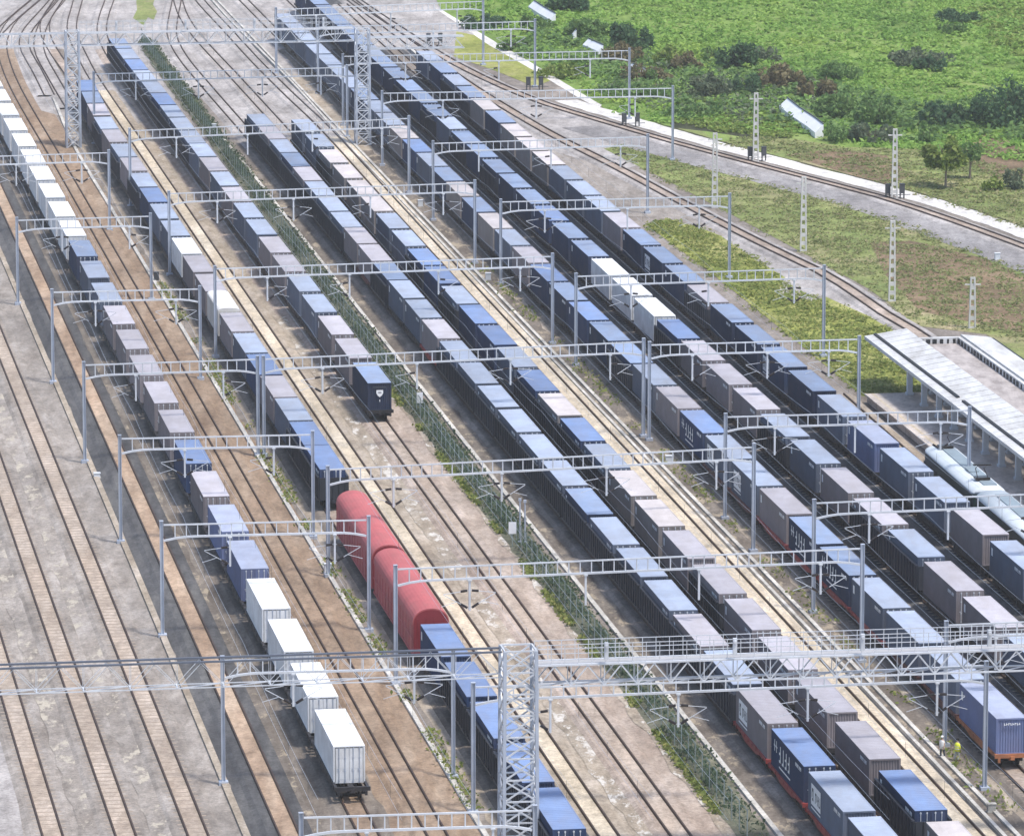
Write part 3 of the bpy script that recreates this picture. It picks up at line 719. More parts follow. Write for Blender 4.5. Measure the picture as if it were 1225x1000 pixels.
# ------------------------------------------------------------------ gantries
def dropper_meshes():
    b=MB(); b.box(-.08,.08,-.08,.08,-2.6,.1); b.box(-.16,.16,-.16,.16,-.1,0)
    cs_=[]; ins=[]
    for s in (-1,1):
        c=MB(); c.bar((s*.08,0,-.9),(s*2.2,.0,-1.15),.045); c.bar((s*.08,0,-2.4),(s*2.2,0,-1.2),.05); c.bar((s*1.1,0,-1.82),(s*2.4,0,-2.2),.04); cs_.append(c.mesh('cantilever_arm',M['steel']))
        for p,q in (((s*.2,0,-.91),(s*.75,0,-.97)),((s*.2,0,-2.36),(s*.75,0,-2.02))):
            i=MB(); i.tube(p,q,.11,n=8); ins.append(i.mesh('insulator',M['insul']))
    return b.mesh('dropper_post',M['steel']),cs_,ins
DP,CA,IN=dropper_meshes()
GZ=9.8
def gantry(l, r, label, group, nd, foot=True, haunch=(1,1), zt=GZ):
    A=W(*l,zt); B=W(*r,zt); A.z=B.z=0
    d=(B-A); Ln=d.length; d.normalize(); rz=math.atan2(d.y,d.x)
    t=thing('portal_gantry',label,'gantry',A,rz,group)
    for x in (0,Ln):
        p=MB()
        p.box(x-.15,x-.11,-.16,.16,0,zt+.35); p.box(x+.11,x+.15,-.16,.16,0,zt+.35); p.box(x-.11,x+.11,-.03,.03,0,zt+.3)
        p.box(x-.17,x+.17,-.18,.18,zt+.35,zt+.39); p.box(x-.36,x+.36,-.36,.36,0,.3)
        part('gantry_post',p.mesh('gantry_post',M['post']),t)
    b=MB(); D=1.05; x0=.2; x1=Ln-.2
    for yo in (0,):
        b.bar((x0,yo,zt),(x1,yo,zt),.14,.12)
        hz=2.8
        def zb(x):
            q=0
            if haunch[0] and x<hz: q=max(q,(1-x/hz)**2)
            if haunch[1] and x>Ln-hz: q=max(q,(1-(Ln-x)/hz)**2)
            return zt-D-q*.38
        n=max(4,int(Ln/.95)); xs=[x0+(x1-x0)*k/n for k in range(n+1)]
        for a,c in zip(xs,xs[1:]): b.bar((a,yo,zb(a)),(c,yo,zb(c)),.17,.17)
        for a in xs[1:-1]: b.bar((a,yo,zt),(a,yo,zb(a)),.09,.09)
    part('gantry_beam',b.mesh('gantry_beam',M['steel']),t)
    for k in range(nd):
        x=Ln*(k+.62)/nd+random.uniform(-.5,.5)
        p=part('dropper_post',DP,t,(x,0,zt-D-.1)); 
        for q in (0,1):
            if random.random()<.22: continue
            part('cantilever_arm',CA[q],p)
            for j in (0,1): part('insulator',IN[2*q+j],p)
    return t
GL=[((62,350),(239,346)),((100,437),(308,430)),((143,525),(374,520)),((193,628),(441,622)),((266,790),(542,783)),((360,978),(640,969)),((20,264),(180,259)),((-25,188),(130,183))]
dl=['second gantry of the left row above the blue containers','gantry across the lilac-roofed containers of the leftmost train','gantry across the bright blue container of the leftmost train','gantry just behind the white containers of the leftmost train, reaching the red wagon','left-row gantry directly under the dark lattice bridge','gantry across the bottom edge of the photo','left-row gantry across the farthest white containers','topmost gantry of the left row at the frame edge']
for (l,r),lab in zip(GL,dl): gantry(l,r,'grey ladder-beam '+lab,'portal gantries of the left row',2)
GB=[((112,89),(415,81)),((155,157),(489,142)),((202,232),(568,219)),((257,322),(661,307)),((315,430),(770,409)),((392,562),(902,535)),((473,681),(1032,656)),((566,822),(1180,796))]
dm=['topmost but one of the middle row, over the paired empty tracks','over the rear ends of two trains in the middle row','second above the short train, spanning the middle tracks','above the grey containers of the short train','just above the navy end of the short train','first in front of the navy end of the short train','crossing the front red car carrier','nearest of the middle row, against the railed bridge']
for (l,r),lab in zip(GB,dm): gantry(l,r,'long white ladder-beam gantry '+lab,'portal gantries of the middle row',4)
GC=[((777,413),(1028,406)),((868,499),(1160,491)),((974,602),(1262,590)),((1132,748),(1410,736)),((689,331),(986,321)),((599,242),(873,235)),((518,172),(775,164)),((457,112),(805,106)),((410,68),(753,61)),((380,33),(640,26)),((330,12),(578,2))]
dc=['in front of the three white containers, ending by the canopy tip','second nearer than the white containers, reaching the platform','across the locomotive at the right edge','nearest of the right row, at the railed bridge end','crossing the three white containers','above the navy containers, ending near the curving track','over taupe containers, ending at the grass verge','ending at the plain post beyond the pale path','reaching the field edge near broken white panels','ending just left of the broken white panels','topmost of the right row']
for (l,r),lab in zip(GC,dc): gantry(l,r,'white ladder-beam gantry '+lab,'portal gantries of the right row',3)

def catenary(pk, what, ya, yb):
    path=P[pk]; o=path.P(ya); t=thing('catenary_wire',f'thin overhead wire pair above {what}','overhead wire',o,0,'overhead wires along the tracks')
    c=MB(); m_=MB(); hg=MB(); n=max(1,round((yb-ya)/50)); L=(yb-ya)/n; pc=pm=None
    for i in range(n*8+1):
        y=ya+L*i/8; f=(i%8)/8; sag=.4*(4*f*(1-f)); p=path.P(y)-o; a=p+Vector((0,0,6.1)); b=p+Vector((0,0,7.6-sag))
        if pc: c.tube(pc,a,.011,n=4); m_.tube(pm,b,.011,n=4)
        if i%2: hg.tube(a,b,.01,n=4)
        pc,pm=a,b
    part('contact_wire',c.mesh('contact_wire',M['post']),t); part('messenger_wire',m_.mesh('messenger_wire',M['post']),t); h=part('hanger_wire',hg.mesh('hanger_wire',M['cabinet']),t); h['kind']='stuff'
for k,w_ in (('D','the rusty orange track'),('T1','the leftmost train'),('T2','the empty tan track'),('T3','the red-carrier train'),('E','the yellow sand track'),('T4','the track left of the hedge'),('T5','the train right of the hedge'),('T6','the train left of the drain channel'),('Hh','the track beside the drain channel'),('T7','the train right of the drain channel'),('T8','the train with three white containers'),('T9','the rightmost container train')):
    catenary(k,w_,400,850)
# lattice towers and bridges
def tower(px, py, h, w, label):
    o=W(px,py); t=thing('lattice_tower',label,'lattice tower',o,TH,'lattice towers'); hw=w/2
    for sx in (-1,1):
        for sy in (-1,1):
            l=MB(); l.bar((sx*hw,sy*hw,0),(sx*hw*.92,sy*hw*.92,h),.24,.24); part('tower_leg',l.mesh('tower_leg',M['post']),t)
    b=MB(); n=int(h/1.5)
    for k in range(n):
        z0=h*k/n; z1=h*(k+1)/n
        for a,c in (((-1,-1),(1,-1)),((1,-1),(1,1)),((1,1),(-1,1)),((-1,1),(-1,-1))):
            p=lambda s,z:(s[0]*hw*(1-.08*z/h),s[1]*hw*(1-.08*z/h),z)
            b.bar(p(a,z0),p(c,z1),.11,.11); b.bar(p(c,z0),p(a,z1),.11,.11); b.bar(p(a,z1),p(c,z1),.11,.11)
    part('tower_bracing',b.mesh('tower_bracing',M['steel']),t)
    l=MB()
    for s in (-.25,.25): l.bar((hw+.08,s,0),(hw+.08,s,h),.06)
    for k in range(int(h/.4)): l.bar((hw+.08,-.25,.3+k*.4),(hw+.08,.25,.3+k*.4),.04)
    part('ladder',l.mesh('ladder',M['steel']),t)
    return o
def bridge(o, x0, x1, zb, zt_, wd, label, rail=False, dark=False):
    t=thing('lattice_bridge',label,'signal bridge',o,TH,'lattice bridges over the tracks')
    wb=.04 if dark else .085; b=MB(); n=max(3,int((x1-x0)/(3.2 if dark else 2.4))); xs=[x0+(x1-x0)*k/n for k in range(n+1)]
    for y in (-wd/2,wd/2):
        b.bar((x0,y,zb),(x1,y,zb),.07 if dark else .12,.07 if dark else .12)
        for k in range(n):
            m_=(xs[k]+xs[k+1])/2
            b.bar((xs[k],y,zb),(m_,y,zt_),wb,wb); b.bar((m_,y,zt_),(xs[k+1],y,zb),wb,wb); b.bar((xs[k],y,zb),(xs[k],y,zt_),wb*.8,wb*.8)
    for k in range(n+1): b.bar((xs[k],-wd/2,zb),(xs[k],wd/2,zb),.1); b.bar((xs[k],-wd/2,zb),(xs[min(k+1,n)]+.01,wd/2,zb),.08)
    part('lattice_web',b.mesh('lattice_web',M['steel']),t)
    c=MB()
    for y in (-wd/2,wd/2): c.bar((x0,y,zt_+.1),(x1,y,zt_+.1),.16,.14)
    part('top_chord',c.mesh('top_chord',M['darkchord'] if dark else M['steel']),t)
    if rail:
        d=MB(); d.box(x0,x1,-wd/2+.17,wd/2-.17,zt_+.05,zt_+.14); part('walkway',d.mesh('walkway',M['wallgrey']),t)
        r=MB()
        for y in (-wd/2,wd/2):
            for z in (.75,1.4): r.bar((x0,y,zt_+.2+z),(x1,y,zt_+.2+z),.05)
            k=x0
            while k<x1: r.bar((k,y,zt_+.2),(k,y,zt_+1.62),.045); k+=1.0
        part('railing',r.mesh('railing',M['steel']),t)
        x=x0+5
        while x<x1-2:
            s=MB(); s.box(x-.14,x+.14,-wd/2-.5,-wd/2-.2,zt_+.5,zt_+1.75); s.bar((x,-wd/2-.2,zt_+.8),(x,-wd/2,zt_+.8),.1); s.tube((x,-wd/2-.5,zt_+1.5),(x,-wd/2-.62,zt_+1.5),.12,n=10,m=0)
            part('signal_lamp',s.mesh('signal_lamp',M['steel']),t); x+=9.5
o1=tower(620,1030,16.0,2.5,'tall grey lattice tower standing at the bottom centre of the photo')
bridge(o1,-62,-1.3,14.0,15.8,1.3,'thin dark-topped lattice bridge running left from the bottom centre tower',dark=True)
bridge(o1,1.3,48,13.2,14.7,1.6,'lattice bridge with railings running right from the bottom centre tower',rail=True)
o2=tower(88,176,16.0,1.9,'hazy lattice tower at the upper left of the yard')
o3=tower(434,173,16.0,1.9,'slender lattice tower at the top, right of the middle')
bridge(o2,-30,-1.0,14.0,15.6,1.3,'far lattice bridge running off the left edge from the upper left tower')
bridge(o2,1.0,(o3-o2).length-1.0,14.0,15.6,1.5,'far railed lattice bridge between the two upper towers',rail=True)
bridge(o3,1.0,14,13.2,14.7,1.5,'short lattice bridge running right from the top centre tower')

# concrete poles with openings
def conpole(px, top, base, label):
    o=W(px,base); s=cs*(base+800)/H; h=(base-top)/(s*cs)
    t=thing('concrete_pole',label,'concrete pole',o,TH*.5,'concrete poles with rectangular openings'); b=MB()
    w0,w1=.34,.2
    for sg in (-1,1): b.bar((sg*w0,0,0),(sg*w1,0,h),.17,.3,up=(0,1,0))
    n=int(h/1.0)
    for k in range(n+1):
        z=h*k/n; ww=w0+(w1-w0)*z/h; b.box(-ww,ww,-.12,.12,max(0,z-.22),min(h,z+.22))
    part('pole_shaft',b.mesh('pole_shaft',M['conpole']),t)
    c=MB(); c.box(-.9,.9,-.07,.07,h-.9,h-.75); part('cross_arm',c.mesh('cross_arm',M['conpole']),t)
for a in ((904,112,194,'concrete pole with openings beside dark cabinets and the pale path'),(855,160,249,'concrete pole with openings between the two curving tracks, leftmost'),
 (961,212,301,'concrete pole with openings on the grass below the main track'),(1070,155,239,'concrete pole with openings on the pale path below the small tree'),
 (1067,265,361,'concrete pole with openings at the curving track before the canopy'),(1163,332,393,'concrete pole with openings behind the station roof')): conpole(*a)
def cabinets(px,py,label):
    t=thing('equipment_stand',label,'equipment stand',W(px,py),.2,'dark equipment stands at pole bases')
    for x in (-1.0,0.9):
        b=MB(); b.box(x-.3,x+.3,-.25,.25,.7,1.9)
        for sx in (-.25,.25): b.box(x+sx-.04,x+sx+.04,-.2,.2,0,.7)
        b.box(x-.34,x+.34,-.3,.3,1.9,1.96); part('cabinet',b.mesh('cabinet',M['cabinet']),t)
    b=MB(); b.bar((-1.4,0,.5),(2,0,.5),.08); part('stand_rail',b.mesh('stand_rail',M['cabinet']),t)
cabinets(906,193,'dark equipment stand at the base of the pole by the ditch'); cabinets(1071,238,'dark equipment stand at the pole below the small tree'); cabinets(755,152,'dark equipment stand at the post by the pale path start'); cabinets(520,55,'dark equipment stand among the tracks at top centre'); cabinets(640,108,'dark equipment stand at the post near broken panels')

# ------------------------------------------------------------------ station
def station():
    dirv=(W(1225,548,5)-W(1034,402,5)); dirv.z=0
    # local frame: y runs away along the canopy, x to the right
    O=W(1225,548,5); d=(W(1034,402,5)-O); L=d.length; d.normalize(); rz=math.atan2(-d.x,d.y)
    t=thing('station_building','station building with white sloping canopies and a dirty flat roof at right','station',(O.x,O.y,0),rz)
    y0=-60; zc=5.0
    r=MB(); pr=[(0,zc-.35),(0,zc),(.9,zc+.12),(4.6,zc+.7),(4.6,zc+.45),(.9,zc-.1)]
    r.loft([[(x,y,z) for x,z in pr] for y in (y0,L*.43,L)]); part('canopy_roof',r.mesh('canopy_roof',M['roofwhite']),t)
    sm=MB()
    for i in range(36):
        yb=L-.8-i*2.4
        if yb>y0: sm.loft([[(.05,yb+q,zc+.01),(.9,yb+q,zc+.13),(4.55,yb+q,zc+.71),(4.55,yb+q,zc+.74),(.9,yb+q,zc+.155),(.05,yb+q,zc+.035)] for q in (0,.07)])
    part('roof_seams',sm.mesh('roof_seams',M['roofwhite']),t)
    gt=MB(); gt.box(.95,1.25,y0,L*.42,zc+.1,zc+.3); gt.box(.95,1.25,L*.45,L-.2,zc+.1,zc+.3); part('gutter',gt.mesh('gutter',M['gutter']),t)
    f=MB(); f.box(4.65,8.9,y0,L-5.5,zc-.4,zc-.1); part('flat_roof',f.mesh('flat_roof',M['roofdirt']),t)
    p=MB(); p.box(4.65,9.3,L-5.5,L-4.9,zc-.4,zc+.55)
    for i in range(6): p.box(4.8+i*.7+random.uniform(-.12,.12),5.05+i*.7+random.uniform(0,.2),L-5.53,L-5.5,zc-.1,zc+.4,1)
    p.box(8.9,9.3,y0,L-5.5,zc-.4,zc+.55)
    for i in range(60):
        y=L-6.4-i*1.4; p.box(8.84,8.9,y,y+random.uniform(.3,.9),zc-.1,zc+.4,1)
    part('parapet',p.mesh('parapet',[M['roofwhite'],M['gutter']]),t)
    r=MB(); pr=[(9.35,zc+.45),(9.35,zc+.75),(12.6,zc+.35),(12.6,zc+.1)]
    r.loft([[(x,y,z) for x,z in pr] for y in (y0,L-4.8)]); part('canopy_roof',r.mesh('canopy_roof',M['roofwhite']),t)
    k=MB(); k.box(12.62,12.9,y0,L-5,zc+.1,zc+.3); part('gutter',k.mesh('gutter',M['gutter']),t)
    w=MB(); w.box(5.2,9.2,y0,L-9,1.0,zc-.42); part('wall',w.mesh('wall',M['wallgrey']),t)
    for i in range(8):
        y=L-16-i*7; q=MB(); q.box(5.14,5.2,y,y+2.4,2.0,3.4); part('window',q.mesh('window',M['glass']),t)
    y=L-13.2
    while y>y0:
        for x in (1.9,4.4) if True else ():
            c=MB(); c.box(x-.27,x+.27,y-.27,y+.27,1.0,zc-.05+x*.1); c.box(x-.38,x+.38,y-.38,y+.38,1.0,1.25); part('column',c.mesh('column',M['colwhite']),t)
        y-=6.6
    q=W(1034,471,1)-Vector((O.x,O.y,1)); xl=q.x*math.cos(rz)+q.y*math.sin(rz); yl=-q.x*math.sin(rz)+q.y*math.cos(rz)
    b=MB(); b.box(xl+.3,13,y0,yl,0.05,1.0); b.box(xl,xl+.3,y0,yl,.85,1.02); b.box(xl+.7,xl+1.0,y0,yl-.02,1.0,1.006,1)
    part('platform',b.mesh('platform',[M['platform'],M['yellow']]),t)
    bm=MB()
    for i in range(14):
        yb=L-.5-i*5.5
        if yb>y0: bm.bar((.15,yb,zc-.42),(4.5,yb,zc+.3),.14,.2)
    part('canopy_beam',bm.mesh('canopy_beam',M['colwhite']),t)
station()

# ------------------------------------------------------------------ vegetation
def leafmesh(name, ctr, size, mat, flat=.0, asp=.6):
    n=len(ctr); c=np.asarray(ctr,float); s=np.asarray(size,float).reshape(-1,1)
    nrm=rng.normal(size=(n,3)); nrm[:,2]=np.abs(nrm[:,2])+flat; nrm/=np.linalg.norm(nrm,axis=1,keepdims=True)
    a=np.cross(nrm,rng.normal(size=(n,3))); a/=np.linalg.norm(a,axis=1,keepdims=True); b=np.cross(nrm,a)
    v=np.empty((n,4,3)); v[:,0]=c-a*s; v[:,1]=c-b*s*asp; v[:,2]=c+a*s; v[:,3]=c+b*s*asp
    me=bpy.data.meshes.new(name); me.vertices.add(4*n); me.vertices.foreach_set('co',v.ravel())
    me.loops.add(4*n); me.loops.foreach_set('vertex_index',np.arange(4*n)); me.polygons.add(n)
    me.polygons.foreach_set('loop_start',np.arange(0,4*n,4)); me.polygons.foreach_set('loop_total',np.full(n,4))
    me.materials.append(M[mat]); me.update(calc_edges=True); me.validate(); return me
def lobes(w, h, n, k):
    pts=[]
    L=[]
    for _ in range(k+4):
        a=rng.uniform(0,6.283); d=math.sqrt(rng.random())*.85; hz=h*rng.uniform(.22,.7)*(1-.55*d); L.append((math.cos(a)*d*w/2,math.sin(a)*d*w/2,hz,rng.uniform(.16,.4)*w/2,min(hz*.95,rng.uniform(.18,.34)*h)))
    k=len(L)
    for i in range(n):
        x,y,z,r,rh=L[rng.integers(k)]
        d=rng.normal(size=3); d/=np.linalg.norm(d); q=rng.uniform(.55,1.05)
        pts.append((x+d[0]*r*q, y+d[1]*r*q, max(.1,z+d[2]*rh*q)))
    return np.array(pts)
def shrub(px, py, wpx, hpx, mat, label, name='shrub', group='shrubs of the field', trunk=False):
    o=W(px,py); s=cs*(py+800)/H; w=wpx/s; h=hpx/(s*cs)
    t=thing(name,label,'tree' if name=='tree' else 'shrub',o,0,group)
    n=int(min(2600,max(350,60*w*h*.8))); k=int(max(5,w*1.6)); z0=h*.32 if trunk else 0
    p=lobes(w,h-z0,n,k); p[:,2]+=z0; part('crown',leafmesh('crown',p,rng.uniform(.12,.34,n)*(1 if w<6 else 1.35),mat),t)
    b=MB()
    if trunk:
        b.tube((0,0,0),(.1,0,h*.45),.17,.11); 
        for k in range(6):
            a=k*1.05; b.tube((.1,0,h*(.3+.03*k)),(.1+math.cos(a)*w*.28,math.sin(a)*w*.28,h*.7),.07,.03,6)
    else:
        for k in range(7):
            a=k*.9+.3; b.tube((0,0,0),(math.cos(a)*w*.25,math.sin(a)*w*.25,h*.6),.06,.02,6)
    part('trunk' if trunk else 'stem',b.mesh('trunk',M['bark' if trunk else 'twig']),t)
for a in (
 (700,45,62,34,'bushmid','bushy green shrub right of the first broken white panel'),
 (752,60,60,44,'bushdark','large dark green shrub at the field edge, behind the brown bush'),
 (745,74,60,26,'bushbrown','brown bush behind the broken white panel at top'),
 (800,78,42,30,'bushlime','lime green bush between two brown bushes'),
 (770,96,60,26,'bushbrown','low brown bush left of the pale soil strip'),
 (845,116,60,36,'bushgrey','grey-brown bush on the pale soil strip'),
 (820,84,46,26,'bushbrown','brown bush right of the lime bush'),
 (884,84,54,44,'bushdark','darkest round shrub at the middle of the field'),
 (850,72,30,22,'bushmid','small green shrub left of the darkest round shrub'),
 (912,74,44,28,'bushgrey','greyish shrub right of the darkest round shrub'),
 (932,106,66,38,'bushbrown','wide brown bush above the leaning white panel'),
 (975,118,50,34,'bushbrown','brown bush touching the leaning white panel'),
 (895,112,46,30,'bushdark','dark shrub between pale soil and wide brown bush'),
 (1010,140,70,44,'bushmid','sprawling green shrub right of the leaning white panel'),
 (1050,150,60,44,'bushmid','tangled green shrub left of the concrete pole top'),
 (1045,170,60,30,'bushgrey','pale twiggy shrub at the foot of the tangled green shrub'),
 (1000,170,44,24,'bushmid','low green shrub on the brown soil'),
 (1125,152,76,40,'bushdark','wide dark shrub behind the small tree'),
 (1200,150,90,70,'bushdark','largest dark tree-like shrub at the right edge of the field'),
 (1100,78,80,26,'bushgrey','long grey-green shrub high in the field'),
 (1142,26,60,20,'bushdark','dark shrub patch near the top of the field'),
 (1110,84,50,22,'bushdark','dark low shrub under the long grey-green shrub'),
 (1000,95,60,26,'bushmid','green shrub above the wide brown bush'),
 (1220,225,46,30,'bushgrey','pale green shrub at the right edge beside the path'),
 (1190,228,30,20,'bushlime','small lime shrub right of the small tree'),
 (1108,172,20,24,'bushmid','narrow green shrub behind the small tree'),
 (640,38,44,26,'bushmid','green shrub left of the first broken white panel'),
 (580,34,60,22,'bushdark','dark shrub at the top beyond the pale path'),
 (620,60,50,20,'bushmid','low green shrub by the post near the pale path'),
 (668,92,70,20,'bushlime','low yellow-green shrub above the pale path'),
 (760,116,90,22,'bushmid','long low green shrub above the ditch end of the path'),
 (830,140,80,20,'bushmid','long low shrub beside the ditch'),
 (1140,40,40,18,'bushmid','small green shrub near the top right of the field'),
 (680,14,60,28,'bushdark','dark shrub at the top edge right of the white panels'),
 (780,100,20,24,'bushmid','upright green shrub by the pale soil strip')): shrub(*a)
shrub(1131,224,58,70,'bushlime','small leafy tree with a pale trunk above the main track','tree',None,True)
shrub(1160,214,40,52,'bushmid','slim young tree close behind the small leafy tree','tree',None,True)
# field of weeds
def scatter(name, poly, n, size, mat, hmax, label=None, step_mask=None):
    w=[W(x,y) for x,y in poly]; xs=[p.x for p in w]; ys=[p.y for p in w]; pts=[]
    q=[(p.x,p.y) for p in w]
    def inside(x,y):
        c=False; j=len(q)-1
        for i in range(len(q)):
            if (q[i][1]>y)!=(q[j][1]>y) and x<(q[j][0]-q[i][0])*(y-q[i][1])/(q[j][1]-q[i][1])+q[i][0]: c=not c
            j=i
        return c
    while len(pts)<n:
        cx=random.uniform(min(xs),max(xs)); cy=random.uniform(min(ys),max(ys))
        if not inside(cx,cy): continue
        hh=hmax*random.uniform(.25,1)*(.5+.5*math.sin(cx*.23+cy*.11)**2); rr=random.uniform(.5,1.8)
        for _ in range(14):
            a=random.uniform(0,6.283); r=rr*math.sqrt(random.random()); pts.append((cx+math.cos(a)*r,cy+math.sin(a)*r,hh*random.uniform(.2,1)*(1-.4*r/rr)))
    pts=pts[:n]; o=part(name,leafmesh(name,pts,rng.uniform(size*.5,size*1.4,n),mat,1.1)); o['kind']='stuff'
    if label: tag(o,label,'weeds')
    return o
scatter('weeds',[(505,-40),(548,16),(660,80),(745,140),(800,148),(900,158),(960,160),(1030,178),(1100,180),(1180,188),(1225,196),(1420,240),(1420,-60)],125000,.36,'fieldleaf',1.3,'bright green weeds covering the field behind the pale path')
scatter('grass',[(722,178),(745,174),(800,190),(886,210),(962,232),(1070,262),(1224,324),(1330,368),(1330,440),(1225,410),(1180,398),(1098,388),(1040,346),(980,313),(930,286),(870,254),(800,217)],26000,.22,'drygrass',.35,'olive and straw grass between the two curving tracks')
scatter('grass',[(772,268),(800,262),(835,272),(905,312),(950,345),(1030,380),(1062,392),(1085,415),(1100,472),(1032,472),(945,402),(845,322)],16000,.22,'weed',.45,'yellow-green grass between the rightmost train and the curving track')
scatter('grass',[(860,174),(900,162),(1010,178),(1100,180),(1260,212),(1300,298),(1225,274),(1120,239),(1016,207),(940,186)],14000,.24,'drygrass',.4,'dry olive grass between the main track path and the shrubs')
scatter('undergrowth',[(640,30),(700,34),(760,62),(830,72),(900,84),(960,92),(1030,112),(1100,128),(1180,120),(1300,140),(1300,180),(1170,166),(1090,172),(1010,170),(960,166),(900,140),(830,132),(760,118),(690,96),(620,66)],15000,.42,'bushmid',2.6,'tangled mid-green undergrowth between the shrubs of the field')
scatter('undergrowth',[(700,60),(760,66),(830,80),(900,96),(980,100),(1000,140),(900,150),(800,138),(720,110)],5000,.36,'bushgrey',1.8,'grey-green undergrowth around the brown bushes')
scatter('undergrowth',[(1150,10),(1300,0),(1300,90),(1225,80),(1180,50)],5000,.36,'bushlime',1.6,'yellow-green weeds at the top right corner of the field')
scatter('undergrowth',[(870,132),(960,150),(940,168),(860,158),(800,146)],3500,.3,'bushlime',.9,'yellow-green weeds between the ditch and the leaning white panel')
def weedline(path, off, wd, spans, dens, size, mat, label, hmax=.5):
    pts=[]
    for ya,yb in spans:
        n=int((yb-ya)*dens)
        for _ in range(n):
            y=random.uniform(ya,yb)
            if math.sin(y*.37)+math.sin(y*.113+2)<-.1: continue
            t=path.T(y); nn=Vector((t.y,-t.x,0)); p=path.P(y)+nn*(off+random.gauss(0,wd)); pts.append((p.x,p.y,random.uniform(.05,hmax)))
    o=part('weeds',leafmesh('weeds',pts,rng.uniform(size*.5,size*1.3,len(pts)),mat,.3)); o['kind']='stuff'; tag(o,label,'weeds')
weedline(P['T2'],3.9,.4,yy((330,1000)),14,.2,'weed','green weeds along the right edge of the empty tan track')
weedline(P['ch'],2.8,.6,yy((300,1000)),8,.2,'weed','green weeds along the right side of the drain channel')
weedline(P['T9'],3.4,.3,yy((300,470)),16,.2,'weed','green weeds along the kerb beside the rightmost train')

def stones(path, off, wd, spans, dens, size, mat, label):
    pts=[]
    for ya,yb in spans:
        y=ya
        while y<yb:
            L=random.uniform(2,9); cx=off+random.uniform(-.3,.3)*wd; ww=wd*random.uniform(.3,.6)
            for _ in range(int(L*dens*ww)):
                q=y+random.uniform(0,L); t=path.T(q); nn=Vector((t.y,-t.x,0)); p=path.P(q)+nn*(cx+random.gauss(0,.5)*ww); pts.append((p.x,p.y,random.uniform(.01,.05)))
            y+=L*random.uniform(1,1.7)
    pts=[(a,b,c+_z[0]) for a,b,c in pts]
    o=part('loose_stones',leafmesh('loose_stones',pts,rng.uniform(size*.4,size*1.3,len(pts)),mat,14,.8)); o['kind']='stuff'; tag(o,label,'loose stones')
# ------------------------------------------------------------------ fence with hedge
fp=curve([(1010,1140),(893,992),(772,834),(715,766),(585,600),(510,503),(435,405),(360,305),(285,203),(212,104),(178,58),(168,38)])
strip('hedge_ground',fp,-1.3,1.5,'hedgesoil',396,WY(60),.25)
pts=[]; sz=[]
y0,y1=WY(1010),WY(50); nh=int((y1-y0)*58)
for _ in range(nh):
    y=random.uniform(y0,y1); t=fp.T(y); n=Vector((t.y,-t.x,0))
    if random.random()>.55+.45*math.sin(y*.53+math.sin(y*.17)*3): continue
    k=.75+.25*math.sin(y*.31)*math.sin(y*.083+1)
    q=max(-1.3,min(1.8,random.gauss(.15,.7))); hh=1.1*k*max(.12,1-(q/2.4)**2)*(random.random()**.45)
    p=fp.P(y)+n*q; pts.append((p.x,p.y,hh)); sz.append(random.uniform(.09,.26))
hd=part('hedge',leafmesh('hedge',pts,sz,'hedge',0)); hd['kind']='stuff'; tag(hd,'long dark green hedge growing along the wire fence','hedge')
weedline(fp,-1.35,.22,yy((380,1005)),34,.2,'weed','yellow-green weeds at the left foot of the long hedge',.45)
ft=thing('wire_fence','long wire fence with pale grey posts standing in the hedge','fence',fp.P(y0)); o=fp.P(y0)
y=y0+1; i=0; extra=MB(); wires=MB(); prev=None
pm=MB(); pm.box(-.04,.04,-.04,.04,0,2.35); pm.box(-.05,.05,-.05,.05,2.35,2.4); pm.bar((0,0,2.35),(-.25,0,2.7),.07); pm=pm.mesh('fence_post',M['fencepost'])
while y<y1:
    p=fp.P(y)-o+Vector((-.62,0,0))
    if i<100: part('fence_post',pm,ft,p)
    else: extra.box(p.x-.03,p.x+.03,p.y-.03,p.y+.03,0,2.2)
    if prev:
        for z in (.3,.8,1.3,1.8,2.25): wires.bar(prev+Vector((0,0,z)),p+Vector((0,0,z)),.02)
        for k in range(6):
            q=prev.lerp(p,k/6); wires.bar(q,q+Vector((0,0,2.25)),.018)
    prev=p; y+=3.0*fp.T(y).y; i+=1
e=part('fence_post',extra.mesh('fence_post_far',M['fencepost']),ft); e['kind']='stuff'
part('wire_mesh',wires.mesh('wire_mesh',M['wire']),ft)
def signboard(px,py,label):
    t=thing('sign_board',label,'sign',W(px,py),TH,'white sign boards in the hedge'); b=MB(); b.box(-.35,.35,-.03,.03,1.3,2.4); part('board',b.mesh('board',M['panel']),t)
    b=MB(); b.box(-.04,.04,.03,.1,0,2.4); part('post',b.mesh('post',M['fencepost']),t)
signboard(502,497,'small white board in the hedge right of the navy end container'); signboard(613,655,'small white board in the hedge beside the twin tall posts')
for px,py,lb in ((622,640,'left'),(628,642,'right')):
    t=thing('lamp_post',f'thin grey post in the hedge, {lb} one of a close pair','post',W(px,py+10),0); b=MB(); b.tube((0,0,0),(0,0,4),.09,.07); b.box(-.2,.2,-.2,.2,0,.2); part('shaft',b.mesh('shaft',M['post']),t)
    b=MB(); b.box(-.14,.14,-.1,.1,4.0,4.25); part('cap',b.mesh('cap',M['post']),t)
